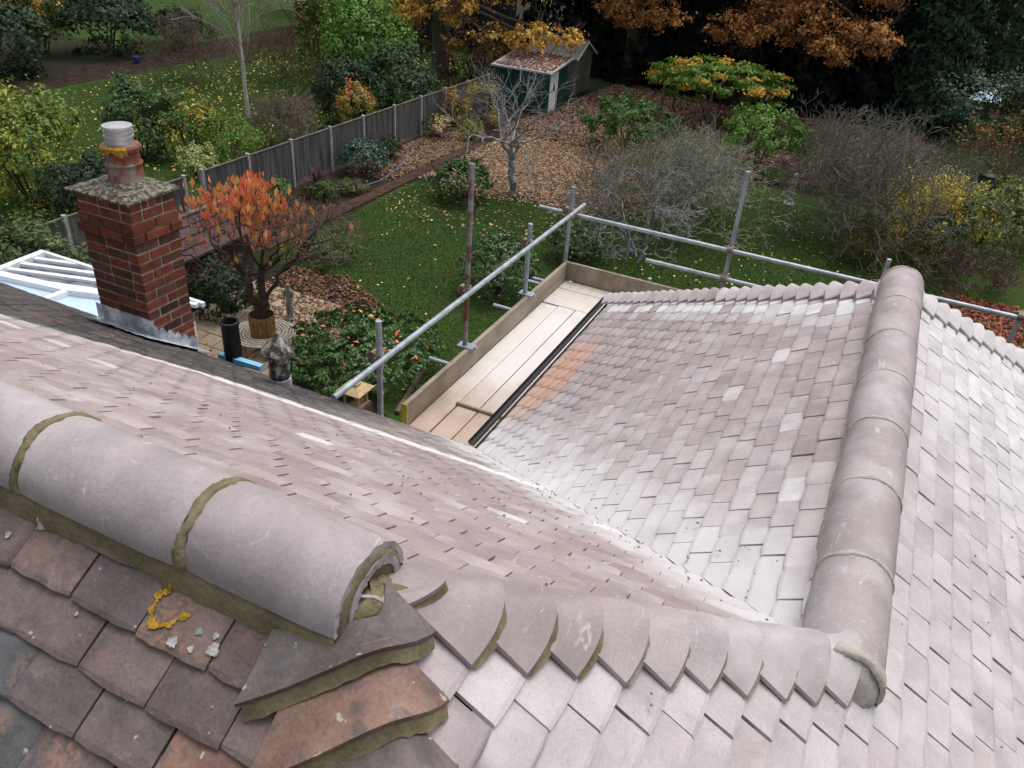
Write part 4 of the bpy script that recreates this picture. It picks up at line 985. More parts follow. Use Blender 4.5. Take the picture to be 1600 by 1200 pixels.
tag(mb.build('garden_hose', M_HOSE, None, True), 'blue grey hose lying along the planted border', 'hose')
tag(MB().bbox(-14.75,-14.25,15.6,29.2,ZG-.02,ZG+.05,.02).build('path_edging', simple('reddish_edging', (.07,.042,.032), .95, .1, .4, 4, 40, .6, .02)), 'reddish brown edging strip between border and lawn', 'edging')
tag(MB().bar((-7.2,12.3,ZG+.05),(-6.75,10.5,ZG+.05),.09,.09).build('timber_edging', M_TWIGB), 'thin timber edging beside the ivy hedge', 'edging')
cf = empty('cold_frame', (3.9,52,ZG), 'pale glazed cold frame half hidden in the far right shrubs', 'cold frame'); WL[cf.name] = Vector((3.9,52,ZG))
part(cf, 'frame', M_FELT, MB().box(2.4,5.4,51.5,53.2,ZG,ZG+.8)); part(cf, 'glass_pane', M_PANE, MB().add([(2.35,51.3,ZG+.85),(5.45,51.3,ZG+.85),(5.45,53.3,ZG+1.5),(2.35,53.3,ZG+1.5)],[(0,1,2,3)]))
tv = empty('garden_chair', (-12.6,10.5,ZG), 'white garden chair seat showing beside the chimney', 'chair'); WL[tv.name] = Vector((-12.6,10.5,ZG))
part(tv, 'seat', M_UPVC, MB().bbox(-12.8,-12.38,10.3,10.72,ZG+.42,ZG+.45,.01)); part(tv, 'backrest', M_UPVC, MB().bbox(-12.82,-12.79,10.3,10.72,ZG+.452,ZG+.85,.008))
for sx in (-12.77,-12.41):
    for sy in (10.33,10.69): part(tv, 'leg', M_GUT, MB().tube((sx,sy,ZG),(sx,sy,ZG+.419),.015,n=8))
tag(MB().bbox(-15.2,-13.6,9.0,10.2,ZG,ZG+.6,.12).build('furniture_cover', M_TARP), 'blue grey cover over something behind the chimney', 'cover')

# ------------------------------------------------------------------ tree seat, planter, orange-leaved tree
tx, ty = -10.7, 11.2
seat = empty('tree_seat', (tx,ty,ZG), 'round slatted bench encircling the orange leaved tree', 'bench'); WL[seat.name] = Vector((tx,ty,ZG))
for k in range(5):
    r0, r1 = .33+k*.075, .33+k*.075+.052; V = []; F = []; n = 48
    for i in range(n):
        an = 2*math.pi*i/n
        for r, z in ((r0,.38),(r1,.38),(r1,.41),(r0,.41)): V.append((tx+r*math.cos(an), ty+r*math.sin(an), ZG+z))
    for i in range(n):
        a, b = 4*i, 4*((i+1)%n)
        for q in range(4): F.append((a+q, b+q, b+(q+1)%4, a+(q+1)%4))
    mesh('seat_slat', V, F, M_SEAT, seat)
for i in range(8):
    an = i*math.pi/4; c_, s_ = math.cos(an), math.sin(an)
    part(seat, 'leg', M_TIMB, MB().bar((tx+c_*.62,ty+s_*.62,ZG),(tx+c_*.62,ty+s_*.62,ZG+.34),.05,.05,(c_,s_,0))); part(seat, 'bearer', M_TIMB, MB().bar((tx+c_*.34,ty+s_*.34,ZG+.358),(tx+c_*.67,ty+s_*.67,ZG+.358),.04,.038))
pl = empty('planter', (tx,ty,ZG), 'orange timber staved planter around the tree base', 'planter'); WL[pl.name] = Vector((tx,ty,ZG))
for i in range(18):
    an = 2*math.pi*i/18; c_, s_ = math.cos(an), math.sin(an); part(pl, 'stave', M_TIMB, MB().bar((tx+c_*.255,ty+s_*.255,ZG+.30),(tx+c_*.275,ty+s_*.275,ZG+.86),.085,.02,(c_,s_,0)))
MB().lathe((tx,ty,ZG), [(.24,.3),(.245,.78),(0,.80)], 18).build('soil_fill', M_SOIL, pl)
tr = empty('cherry_tree', (tx,ty,ZG), 'small tree with orange and red leaves rising from the round bench', 'tree'); WL[tr.name] = Vector((tx,ty,ZG))
rr = np.random.default_rng(12); segs = []; tips = []
zb = ZG+.7
def limb(p, q, r0, r1, n=5):
    p = np.array(p, float); q = np.array(q, float); pr = p
    for k in range(n):
        t_ = (k+1)/n; c = p+(q-p)*t_+rr.normal(size=3)*.035*(k < n-1); segs.append((pr, c, r0+(r1-r0)*k/n, r0+(r1-r0)*t_)); pr = c
    return pr
j1 = limb((tx-.03,ty,zb), (tx-.35,ty+.0,zb+1.0), .11, .085); j2 = limb((tx+.04,ty,zb), (tx+.10,ty+.05,zb+1.25), .10, .075); j3 = limb((tx+.06,ty,zb+.3), (tx+.42,ty+.15,zb+1.15), .055, .04)
for j, d0, m_ in ((j1,(-.5,.0,.8),5),(j2,(.05,.1,1),5),(j3,(.7,.2,.7),4)):
    for k in range(m_):
        dd = np.array(d0)*.8+rr.normal(size=3)*np.array((.55,.55,.28)); dd[2] = abs(dd[2])+.25
        RMIN[0] = .007; grow(rr, j, dd, .86, .034, 4, segs, 3, .55, .8, .06, .68, tips)
RMIN[0] = .0035
V, Q = tubes([q_ for q_ in segs if q_[2] > .013], 7); quads('branches', V, Q, M_BARK, tr); V, Q = tubes([q_ for q_ in segs if q_[2] <= .013], 3); quads('twigs', V, Q, simple('cherry_twig', (.17,.125,.10), .95, .1, .3, 5, 30), tr)
tp = np.array([t[0] for t in tips]); 
zrel = (tp[:,2]-(ZG+1.9))/2.0; lx_ = (tp[:,0]-tx)
prob = np.clip(zrel,0,1)**2.2*np.where(np.abs(lx_) < 1.6,1,.4)+.02; prob[(lx_ > .45)] *= .12; prob[(lx_ < -.1)] *= 1.8; cl = tp[rng.choice(len(tp), 16, p=prob/prob.sum())]; dd_ = np.min(np.linalg.norm(tp[:,None,:]-cl[None],axis=2),1); prob *= np.exp(-(dd_/.28)**2)+.03; prob /= prob.sum(); n = 780
idx = rng.choice(len(tp), n, p=prob); P = tp[idx]+rng.normal(size=(n,3))*np.array((.12,.12,.12))-np.array((0,0,.08))
leaf_obj('foliage', P, unit(rng.normal(size=(n,3))*.7+np.array((.3,-.7,.3))), .20*rng.uniform(.6,1.2,n), palette(n, ((.55,.17,.085),(.58,.22,.09),(.57,.29,.08),(.53,.13,.08),(.58,.26,.14)), .2), M_DRY, tr, .48, .10, droop=.75)

# ------------------------------------------------------------------ shrubs
G1 = ((.045,.085,.020),(.035,.068,.018),(.060,.105,.026)); GD = ((.020,.040,.016),(.014,.030,.013),(.028,.050,.020)); GB = ((.030,.062,.030),(.022,.045,.026),(.045,.080,.045))
GL = ((.10,.19,.02),(.075,.15,.02),(.13,.22,.03)); YG = ((.22,.24,.03),(.15,.19,.03),(.28,.26,.04)); GO = ((.38,.25,.03),(.30,.19,.03),(.42,.30,.05)); BR = ((.20,.095,.035),(.26,.13,.04),(.15,.07,.03))
dome = dict(clumps=420, spread=.055, shell=.95, flat=.93)
bush('round_shrub', 'clipped dome shrub on the lawn between fence and bare tree', -11.9, 22.5, .95, 1.25, 9500, .08, ((.030,.075,.014),(.022,.055,.012),(.045,.10,.02)), M_GLOSS, **dome)
bush('round_shrub', 'clipped grey green dome shrub behind the scaffold guard rail', -7.6, 16.7, .92, 1.45, 9500, .08, ((.055,.10,.040),(.040,.078,.030),(.075,.13,.055)), M_GLOSS, **dome)
bush('round_shrub', 'clipped dome shrub just beyond the scaffold corner post', -6.7, 19.9, .80, 1.05, 7500, .075, ((.038,.080,.022),(.028,.060,.018),(.05,.10,.03)), M_GLOSS, **dome)
bush('round_shrub', 'blue green rounded shrub against the dark fence', -16.0, 22.8, .78, 1.15, 6000, .08, ((.035,.075,.048),(.025,.055,.038),(.05,.10,.07)), M_GLOSS, **dome)
bush('small_shrub', 'small dark shrub next to the blue green one by the fence', -16.3, 24.9, .45, .8, 1300, .08, GD, **dome)
bush('hedge', 'low ivy covered hedge scattered with orange leaves, below the scaffold', -8.3, 11.65, 1.6, 1.0, 16000, .09, ((.038,.085,.020),(.027,.062,.018),(.055,.11,.026)), M_GLOSS, ry=1.55, cat='hedge', pal2=((.50,.14,.05),(.45,.2,.06)), f2=.0, **dome)
bush('low_shrub', 'leafy green shrub between patio and lawn, behind the statue', -12.6, 15.9, .9, .7, 1300, .10, G1)
bush('variegated_shrub', 'pale speckled shrub against the far part of the fence', -16.3, 28.5, .62, .95, 1500, .09, GD, pal2=((.42,.36,.18),(.36,.26,.14)), f2=.45, flat=.95)
bush('lime_shrub', 'small lime yellow shrub at the end of the border', -15.0, 29.0, .42, .8, 1000, .09, ((.17,.20,.03),(.12,.16,.03)))
bush('border_shrub', 'scrubby green shrub at the foot of the fence behind the chimney', -16.3, 16.6, .8, 1.15, 1800, .10, GB)
bush('border_shrub', 'fresh green shrub by the fence above the summerhouse roof', -16.3, 18.2, .65, .95, 1500, .10, ((.06,.12,.03),(.045,.09,.025)))
bush('border_shrub', 'low mixed shrub beside the red cordyline', -15.6, 19.9, .5, .55, 900, .09, G1)
bush('border_shrub', 'low olive plant at the corner of the border near the hose', -15.2, 20.9, .55, .45, 800, .09, ((.09,.10,.04),(.07,.08,.03)))
bush('leggy_shrub', 'leggy brownish shrub at the fence beside the big trunk', -16.6, 30.3, .7, 1.8, 1000, .10, BR, pal2=YG, f2=.3, flat=.6)
bush('yellowing_shrub', 'yellowing shrub behind the bare tree, before the green shed', -15.9, 31.6, 1.0, 1.9, 1500, .11, ((.13,.14,.03),(.06,.085,.02)), pal2=GO, f2=.3, flat=.6)
co = empty('cordyline', (-16.2,20.3,ZG), 'spiky dark red cordyline in the fence border', 'plant'); WL[co.name] = Vector((-16.2,20.3,ZG))
V = []; F = []; rr2 = np.random.default_rng(3)
for k in range(60):
    a = rr2.uniform(0,6.28); e = rr2.uniform(.15,1.4); d = np.array((math.cos(a)*math.cos(e), math.sin(a)*math.cos(e), math.sin(e))); s = np.array((-math.sin(a), math.cos(a), 0))*.018; b = np.array((-16.2,20.3,ZG+.25)); ln = rr2.uniform(.55,.8); k0 = len(V)
    V += [b-s, b+s, b+d*ln*.55+s*1.1, b+d*ln*.55-s*1.1, b+d*ln+np.array((0,0,-.12*math.cos(e)))]; F += [(k0,k0+1,k0+2,k0+3),(k0+3,k0+2,k0+4)]
mesh('blades', V, F, simple('red_blade', (.10,.025,.035), .5, .3), co); part(co, 'stem', M_BARK, MB().tube((-16.2,20.3,ZG),(-16.2,20.3,ZG+.3),.05,n=8))
# wisteria on a pergola
pg = empty('pergola', (-7.1,38,ZG), 'timber pergola almost buried under a wisteria', 'pergola'); WL[pg.name] = Vector((-7.1,38,ZG))
for px_ in (-9.3,-7.1,-4.9):
    for py_ in (36.9,39.1): part(pg, 'post', M_TWIGB, MB().bbox(px_-.06,px_+.06,py_-.06,py_+.06,ZG-.03,ZG+1.9,.01))
for k in range(7): part(pg, 'beam', M_TWIGB, MB().box(-9.5+k*.8-.03,-9.5+k*.8+.03,36.6,39.4,ZG+1.92,ZG+2.04))
bush('wisteria', 'broad green and golden wisteria mounded over the pergola', -7.1, 38, 2.95, 3.0, 14000, .18, ((.085,.16,.028),(.065,.13,.022),(.11,.19,.03)), cat='climber', ry=1.9, z0=1.35, clumps=150, spread=.11, shell=.85, pal2=((.40,.26,.03),(.30,.24,.03),(.36,.19,.03)), f2=.26, droop=.3)
bush('evergreen_shrub', 'mid green shrub standing before the pergola', -3.8, 32.4, 1.55, 2.5, 7000, .14, ((.085,.17,.03),(.06,.125,.025),(.11,.20,.035)), clumps=110, spread=.12, shell=.85)
bush('evergreen_shrub', 'dark green spreading shrub right of the bare tree', -9.2, 31.9, 1.75, 2.1, 7500, .14, ((.045,.095,.022),(.030,.065,.017),(.062,.12,.03)), clumps=110, spread=.12, shell=.85)
# bare and twiggy things
bare_bush('bare_shrub', 'big silvery bare shrub left of centre behind the corner of the scaffold', -5.0, 24.2, 2.4, 3.4, 34, 4, M_TWIGG, rad=.016, seed=1, leaves=(700,.07,((.10,.12,.05),(.08,.09,.05)),M_DRY))
bare_bush('bare_shrub', 'tangled grey green bare shrub between silvery shrub and white pedestal', -5.4, 27.2, 1.5, 2.5, 22, 4, M_TWIGG, rad=.015, seed=2)
bare_bush('bare_shrub', 'large mauve brown bare shrub right of the white pedestal', .6, 26.9, 1.9, 4.0, 44, 4, M_TWIGP, rad=.016, seed=3, leaves=(900,.06,((.20,.20,.05),(.09,.10,.04)),M_DRY))
bare_bush('bare_shrub', 'thin purplish bare shrub in front of the dark conifers', -.6, 33.5, 2.3, 3.4, 28, 4, M_TWIGP, rad=.014, seed=4)
bare_bush('bare_shrub', 'low olive twiggy shrub above the end of the wing ridge', 1.6, 25.2, 1.5, 1.7, 24, 4, simple('olive_twig', (.14,.115,.05), .95, .1, .3, 4, 30), rad=.011, seed=5, leaves=(500,.06,((.24,.18,.05),(.16,.13,.04)),M_DRY))
bare_bush('bare_shrub', 'straw coloured bare shrub at the edge of the leaf litter', -7.2, 26.4, 1.6, 2.3, 24, 4, simple('straw_twig', (.24,.19,.13), .95, .1, .3, 4, 30), rad=.011, seed=6, leaves=(700,.08,((.34,.22,.11),(.28,.18,.09)),M_DRY))
bare_bush('bare_shrub', 'dark brown twiggy shrub at the right edge below the green one', 3.9, 24.6, 1.5, 1.5, 24, 4, M_TWIGB, rad=.011, seed=7, leaves=(350,.06,((.20,.22,.05),(.12,.10,.05)),M_DRY))
bare_bush('bare_shrub', 'wispy brown bare shrub in the next garden, left of the birch', -29.5, 29.2, 2.3, 3.6, 18, 4, M_TWIGB, rad=.016, seed=8)
bare_bush('bare_shrub', 'brown twiggy shrub at the foot of the birch behind the fence', -20.2, 23.4, 1.5, 2.2, 26, 4, simple('dun_twig', (.20,.165,.125), .95, .1, .3, 4, 30), rad=.014, seed=9)
bare_bush('bare_shrub', 'reddish brown twiggy thicket between birch and red shed', -27.5, 33.5, 2.0, 3.2, 22, 4, simple('russet_twig', (.16,.10,.07), .95, .1, .3, 4, 30), rad=.013, seed=10)
bare_bush('bare_shrub', 'fine olive twiggy shrub between the birch and the bright green one', -23.0, 30.5, 1.7, 2.8, 20, 4, simple('moss_twig', (.14,.14,.06), .95, .1, .3, 4, 30), rad=.011, seed=11, leaves=(900,.09,((.16,.16,.04),(.24,.2,.05)),M_DRY))
bare_bush('yellow_shrub', 'airy bright yellow leaved shrub right of the mauve bare shrub', 2.5, 28.4, 1.1, 2.7, 13, 3, M_TWIGP, group='yellow shrubs', rad=.018, seed=12, leaves=(4200,.13,((.50,.40,.04),(.42,.36,.05),(.56,.44,.06)),M_LEAF))
bare_bush('bare_shrub', 'pale dry seed head shrub behind the yellow one', 3.0, 33.6, 1.3, 1.5, 18, 3, M_TWIGG, rad=.012, seed=13, leaves=(700,.09,((.36,.33,.20),(.28,.25,.15)),M_DRY))
bare_bush('russet_shrub', 'russet shrub with lime tips above the compost bin', 5.2, 38.0, 1.2, 3.0, 12, 3, M_TWIGB, group='russet shrubs', rad=.018, seed=14, leaves=(1500,.12,((.20,.085,.045),(.15,.07,.04),(.16,.2,.03)),M_DRY))
bush('dark_shrub', 'dark green ivy mound left of the russet shrub', 3.4, 45.5, 2.6, 3.2, 4200, .2, GB, clumps=80)
bush('dark_shrub', 'dark evergreen at the right edge behind the compost bin', 6.9, 37.0, 1.5, 3.6, 3600, .17, GD, clumps=80)
bush('leafy_shrub', 'glossy olive green shrub in front of the compost bin', 4.3, 28.0, 1.5, 2.3, 4200, .12, ((.075,.105,.028),(.05,.078,.022),(.10,.13,.035)), pal2=((.24,.23,.05),), f2=.15, clumps=90)
bush('leafy_shrub', 'bright green and yellow shrub cut off by the right edge', 6.6, 29.5, 1.3, 3.0, 3000, .13, ((.09,.16,.03),(.06,.12,.025)), pal2=((.42,.34,.05),), f2=.3, clumps=70)
bush('leafy_shrub', 'deep green shrub just above the end of the right hand hip', 3.0, 26.6, 1.2, 1.3, 2400, .11, ((.03,.066,.028),(.022,.05,.022)), clumps=60)
bare_bush('gnarled_tree', 'low gnarled grey tree beyond the end toe board', -5.1, 20.9, 1.4, 3.0, 3, 5, M_BARKG, group='bare fruit trees', cat='tree', rad=.075, spread=.9, up=.02, seed=15, bend=.6, shrink=.72)
# bare tree with pale trunk in the leaf litter
bt_ = empty('bare_tree', (-10.7,24.1,ZG), 'bare pale grey tree standing in fallen leaves', 'tree', 'bare fruit trees'); WL[bt_.name] = Vector((-10.7,24.1,ZG))
rr = np.random.default_rng(21); segs = []; zb = ZG
b1 = limb((-10.7,24.1,zb-.05), (-10.85,24.05,zb+1.15), .13, .105)
trunk_segs = len(segs)
for d0, ln, r0 in (((-.55,.0,.85),1.3,.07),((.0,.0,1),1.2,.07),((.35,.1,.8),1.1,.05)):
    q = limb(b1, b1+np.array(d0)*ln*.55, r0, r0*.85, 3)
    for k in range(4):
        dd = np.array(d0)*.5+rr.normal(size=3)*np.array((.9,.9,.35)); dd[2] = abs(dd[2])*.6+.25
        grow(rr, q, dd, 1.25, r0*.62, 3, segs, 3, .42, .7, .09, .72)
V, Q = tubes(segs, 6); quads('branches', V, Q, M_BARKG, bt_)
# birch
bi = empty('birch_tree', (-24.1,26.0,ZG), 'slender white stemmed birch in the next garden', 'tree'); WL[bi.name] = Vector((-24.1,26,ZG))
rr = np.random.default_rng(31); RMIN[0] = .012; segs = []; limb((-24.1,26,ZG-.05), (-24.5,26.2,ZG+8.5), .095, .03, 12)
main = list(segs); V, Q = tubes(segs, 8); quads('trunk', V, Q, M_BIRCH, bi); segs = []
for s in main[2:]:
    for k in range(4):
        a = rr.uniform(0,6.28); grow(rr, s[1], (math.cos(a)*.6, math.sin(a)*.6, 1.0), 1.5, s[3]*.42, 3, segs, 3, .3, .5, .1, .7)
V, Q = tubes(segs, 4); quads('branches', V, Q, simple('birch_twig', (.36,.31,.28), .9), bi)
RMIN[0] = .0035
# next garden
bush('yellow_green_shrub', 'big yellow green shrub at the left edge', -21.9, 14.3, 1.7, 3.2, 6500, .15, ((.10,.15,.03),(.07,.12,.025),(.16,.19,.03)), pal2=YG, f2=.35, clumps=100)
bush('dark_shrub', 'dark bushy evergreen left of the chimney', -19.3, 14.0, 1.25, 2.0, 4200, .12, ((.016,.030,.016),(.022,.040,.022),(.012,.022,.012)), clumps=90)
bush('leafy_shrub', 'tall blue green leafy shrub behind the chimney pot', -23.0, 19.3, 1.2, 2.7, 3200, .16, ((.05,.095,.035),(.07,.12,.055),(.035,.07,.025)), clumps=60, shell=.6)
bush('leafy_shrub', 'shrub tipped with yellow leaves right of the chimney pot', -21.9, 20.6, 1.1, 2.2, 2600, .13, G1, pal2=((.42,.28,.05),(.2,.24,.03)), f2=.3, clumps=60)
bush('leafy_shrub', 'vivid green feathery shrub behind the fence by the birch twigs', -20.4, 20.9, 1.1, 1.7, 2800, .10, ((.10,.17,.02),(.075,.13,.018)), clumps=60)
bush('variegated_shrub', 'cream variegated shrub behind the fence end near the chimney', -20.2, 19.1, .65, 1.1, 1500, .10, ((.30,.33,.12),(.16,.22,.06),(.40,.40,.20)))
bush('low_hedge', 'low green hedge beside the white conservatory roof', -15.9, 9.8, 1.9, 2.1, 5200, .13, ((.055,.085,.03),(.075,.11,.04),(.04,.065,.025)), ry=1.2, cat='hedge', clumps=110)
bush('low_shrub', 'grassy green shrub between conservatory and chimney', -13.4, 10.4, .9, 1.2, 1500, .11, ((.05,.10,.02),(.035,.07,.018)))
bush('dark_shrub', 'dark shrub in the shade below the summerhouse', -12.6, 12.1, .85, 1.3, 2600, .11, GD)
bush('bright_evergreen', 'tall bright green feathery evergreen behind the fence', -22.0, 31.5, 2.3, 4.6, 8500, .20, ((.075,.16,.025),(.055,.12,.022),(.10,.20,.03)), clumps=120, shell=.6, flat=.7, droop=.25)
bush('bright_evergreen', 'bright green evergreen with a yellowish spire, left of its twin', -24.6, 32.0, 1.2, 5.0, 3600, .18, ((.085,.16,.03),(.06,.12,.03),(.13,.17,.04)), clumps=70, shell=.6, flat=.7, droop=.2)
bush('laurel', 'dark laurel mass rising over the fence', -19.6, 30.2, 1.9, 3.0, 5600, .17, ((.025,.055,.022),(.018,.040,.017),(.035,.07,.028)), clumps=100)
bush('laurel', 'dark laurel shading the fence below the bright evergreen', -20.2, 27.6, 1.4, 2.6, 3600, .16, GD, clumps=80)
bush('golden_shrub', 'golden brown shrub hanging over the fence', -18.6, 26.0, .75, 2.3, 1800, .10, ((.26,.19,.04),(.2,.17,.04),(.14,.15,.03)), z0=.6, pal2=((.45,.13,.05),), f2=.1)
bush('big_dark_shrub', 'big dark green shrub at the top left corner', -38.2, 24.5, 3.0, 4.0, 5200, .26, GD, clumps=90)
bush('big_dark_shrub', 'dark green shrub between golden shrub and far lawn', -38.2, 31.2, 2.4, 3.4, 4600, .24, ((.026,.05,.022),(.018,.036,.016)), clumps=90)
bush('big_dark_shrub', 'dark shrub beyond the soil path under the top edge', -37.5, 35.5, 2.0, 1.8, 2600, .24, GD, clumps=70)
bush('big_dark_shrub', 'dense dark shrub low at the left edge by the soil path', -36.4, 20.8, 2.0, 2.2, 3200, .22, GB, clumps=70)
bush('golden_tree', 'golden leaved shrub among dark shrubs at the top left', -40.2, 29.0, 1.6, 3.6, 3000, .2, GO, pal2=G1, f2=.3, clumps=70)
bush('far_tree', 'pale green hazy tree at the top right corner', 6.5, 62, 4.5, 8, 6500, .34, ((.10,.16,.05),(.08,.13,.04),(.13,.17,.06)), cat='tree', clumps=90, z0=1.5, flat=.6, shell=.5)
bush('far_tree', 'olive green tree at the right edge above the cold frame', 10.0, 52, 3.5, 5, 5200, .3, ((.075,.09,.035),(.10,.11,.04)), cat='tree', clumps=80, z0=.5, flat=.6, shell=.5)
bush('far_tree', 'dark leafy tree behind the red shed', -38.5, 53, 4.5, 9, 4200, .4, GD, cat='tree', clumps=80)
bush('far_tree', 'dark brown leaved tree left of the thick grey trunk', -26.5, 44.5, 2.2, 5.5, 3200, .26, ((.05,.03,.02),(.07,.045,.02),(.035,.03,.02)), M_DRY, cat='tree', clumps=70)
bush('far_shrub', 'dark olive shrub beside the cold frame', 7.0, 48.5, 2.2, 3.0, 3000, .24, ((.04,.05,.025),(.06,.065,.03)), clumps=60)
bush('far_shrub', 'brownish shrub left of the cold frame under the conifers', 1.8, 52, 1.8, 3.6, 2600, .24, ((.07,.06,.035),(.05,.06,.03)), clumps=60)

# ------------------------------------------------------------------ tall trees at the back
def conifer(x, y, r, h, n, cols, label, seed, sz=.58):
    root = empty('conifer', (x,y,ZG), label, 'tree', 'dark conifers at the back'); WL[root.name] = Vector((x,y,ZG))
    rr = np.random.default_rng(seed); z = rr.random(n)**1.15; a = rr.uniform(0,6.28,n); tier = .10*np.sin(z*46+3*a)
    rad = r*(1-z*.8)*(.78+.3*rr.random(n)+tier); P = np.stack([x+np.cos(a)*rad, y+np.sin(a)*rad, ZG+.1+z*h], 1)
    Nn = unit(np.stack([np.cos(a), np.sin(a), .6+rr.normal(size=n)*.4], 1)+rr.normal(size=(n,3))*.35)
    leaf_obj('crown', P, Nn, sz*rr.uniform(.6,1.4,n), palette(n, cols, .35), M_DRY, root, .5, .15, droop=.45)
    part(root, 'trunk', M_BARK, MB().tube((x,y,ZG-.05),(x,y,ZG+h*.9),.22,.05,n=10))
CD_ = ((.0045,.0075,.006),(.003,.005,.0045),(.006,.011,.008))
for k, (x, y, r) in enumerate(((-16.2,47.5,2.2),(-13.2,46.6,2.2),(-10.2,46.2,2.2),(-7.2,45.8,2.2),(-4.2,46.0,2.2),(-1.3,46.6,2.1))):
    conifer(x, y, r, 13, 4200, CD_, ('near black conifer behind the sheds, leftmost of the dark row','second near black conifer of the dark row, counted from the sheds','third near black conifer of the row, left of the pergola top','near black conifer directly behind the pergola','near black conifer just right of the pergola','near black conifer sixth along the dark row from the sheds')[k], 50+k)
for k, (x, y, r, lb) in enumerate(((-20.5,52.5,3.2,'near black conifer beyond the thick grey trunk'),(-15,51.5,3.0,'near black conifer showing between the sheds and the oak'),(-9,51,3.0,'near black conifer in the second row behind the pergola'),(-3,51,3.0,'near black conifer in the second row right of the pergola'))): conifer(x, y, r, 14, 3600, CD_, lb, 80+k)
conifer(1.4, 46.5, 2.3, 12, 11000, ((.022,.042,.026),(.015,.030,.020),(.032,.056,.034)), 'blue green conifer at the right end of the dark row', 60, .34)
conifer(4.6, 56.0, 2.6, 10, 4000, ((.03,.055,.025),(.02,.04,.02)), 'green conifer behind the cold frame near the top right', 61, .4)
def big_tree(name, label, x, y, rt, hh, boughs, cols, n, size, seed, mat=M_DRY, bark=M_BARK):
    root = empty(name, (x,y,ZG), label, 'tree', 'tall autumn trees at the back'); WL[root.name] = Vector((x,y,ZG))
    global rr; rr = np.random.default_rng(seed); 
    segs.clear(); limb((x,y,ZG-.1), (x+.2,y,ZG+hh), rt, rt*.4, 8); V, Q = tubes(segs, 12); quads('trunk', V, Q, bark, root, smooth=True); segs.clear()
    PP = []; NN_ = []
    for (bx_, by_, bz_, br) in boughs:
        zt = min(hh*.85, max(1.5, (bz_-ZG)+1.2)); limb((x+.2*zt/hh,y,ZG+zt), (bx_,by_,bz_), rt*.28, .04, 6)
        for k in range(5): grow(rr, (bx_,by_,bz_), rr.normal(size=3), br*.6, .03, 2, segs, 3, .4, .8, 0, .7)
        m_ = int(n*br*br); P, Nn, w_ = crown(m_, (bx_,by_,bz_), (br,br,br*.62), max(10,int(20*br)), .26, .45, None, .3); PP.append(P); NN_.append(Nn)
    V, Q = tubes(segs, 5); quads('branches', V, Q, bark, root)
    P = np.concatenate(PP); Nn = np.concatenate(NN_); leaf_obj('crown', P, Nn, size*rng.uniform(.6,1.3,len(P)), palette(len(P), cols, .3), mat, root, .62)
OAK = ((.26,.125,.045),(.32,.17,.06),(.20,.09,.035),(.30,.14,.05)); GOLD = ((.40,.24,.05),(.46,.29,.06),(.32,.18,.045),(.36,.22,.06))
big_tree('oak_tree', 'tall tree with thick grey trunk and golden leaves above the bright evergreens', -22.3, 39.0, .52, 14,
   [(-24.5,38,-4.6,1.3),(-22.9,37.4,-4.9,1.2),(-20.6,37.6,-4.5,1.3),(-20.4,37.0,-6.1,.75),(-18.2,37.4,-5.6,1.1),(-16.4,37.6,-5.3,1.2),(-14.9,38.0,-5.2,1.0),(-22,38,-2.5,2.2),(-18,38.5,-2.6,2.2),(-25,39,-1.5,2.4),(-21,41,1,3),(-24,37,2,2.6)], GOLD, 620, .19, 71, bark=simple('grey_brown_bark', (.13,.12,.105), .95, .15, .3, 6, 40, .8, .02))
big_tree('oak_tree', 'brown leaved oak whose boughs hang left of the pergola, above the sheds', -13.6, 45.0, .4, 14,
   [(-12.6,41.2,-4.2,1.3),(-11.2,41,-4.0,1.25),(-13.9,41.5,-3.6,1.2),(-11.8,41,-2.4,1.8),(-13,43,0,2.6)], OAK, 760, .17, 72)
big_tree('oak_tree', 'brown leaved oak with heavy boughs hanging over the dark conifers', -4.4, 44.6, .42, 14,
   [(-7.6,41.2,-4.1,1.3),(-6.1,40.8,-3.9,1.5),(-4.3,40.6,-3.8,1.3),(-3.0,40.4,-4.4,1.35),(-1.4,40.6,-3.6,1.3),(-4.8,40.8,-2.4,2.0),(-7.5,42,-1.8,2.0),(-1.8,42,-1.6,2.0),(-4.5,43,.6,2.8)], OAK, 760, .17, 73)
# dark copper shrub between trunk and sheds
bush('copper_shrub', 'dark copper shrub in the shade between big trunk and green shed', -19.2, 37.6, 1.9, 3.4, 2600, .17, ((.06,.028,.022),(.045,.03,.02),(.08,.04,.025)), M_DRY, flat=.7)

# ------------------------------------------------------------------ grass, fallen leaves (uncountable)
def inpoly(x, y, poly):
    ins = np.zeros(len(x), bool); n = len(poly)
    for i in range(n):
        (x0,y0),(x1,y1) = poly[i], poly[(i+1)%n]; c = ((y0 > y) != (y1 > y)) & (x < (x1-x0)*(y-y0)/(y1-y0+1e-12)+x0); ins ^= c
    return ins
def scatter(n, poly):
    pa = np.array(poly); x = rng.uniform(pa[:,0].min(), pa[:,0].max(), n); y = rng.uniform(pa[:,1].min(), pa[:,1].max(), n); k = inpoly(x, y, poly); return x[k], y[k]
def grass(name, label, poly, n, hgt, cols):
    x, y = scatter(n, poly); m_ = len(x); P = np.stack([x,y,np.full(m_,ZG-.004)],1); a = rng.uniform(0,6.28,m_); s = np.stack([np.cos(a),np.sin(a),0*a],1)*.012; l = np.stack([rng.normal(size=m_)*.03, rng.normal(size=m_)*.03, hgt*rng.uniform(.5,1.2,m_)],1)
    V = np.stack([P-s,P+s,P+l],1).reshape(-1,3); o = quads(name, V, np.arange(3*m_).reshape(-1,3), M_LEAF, None, np.repeat(palette(m_, cols, .3),3,0)); tag(o, label, 'grass', kind='stuff')
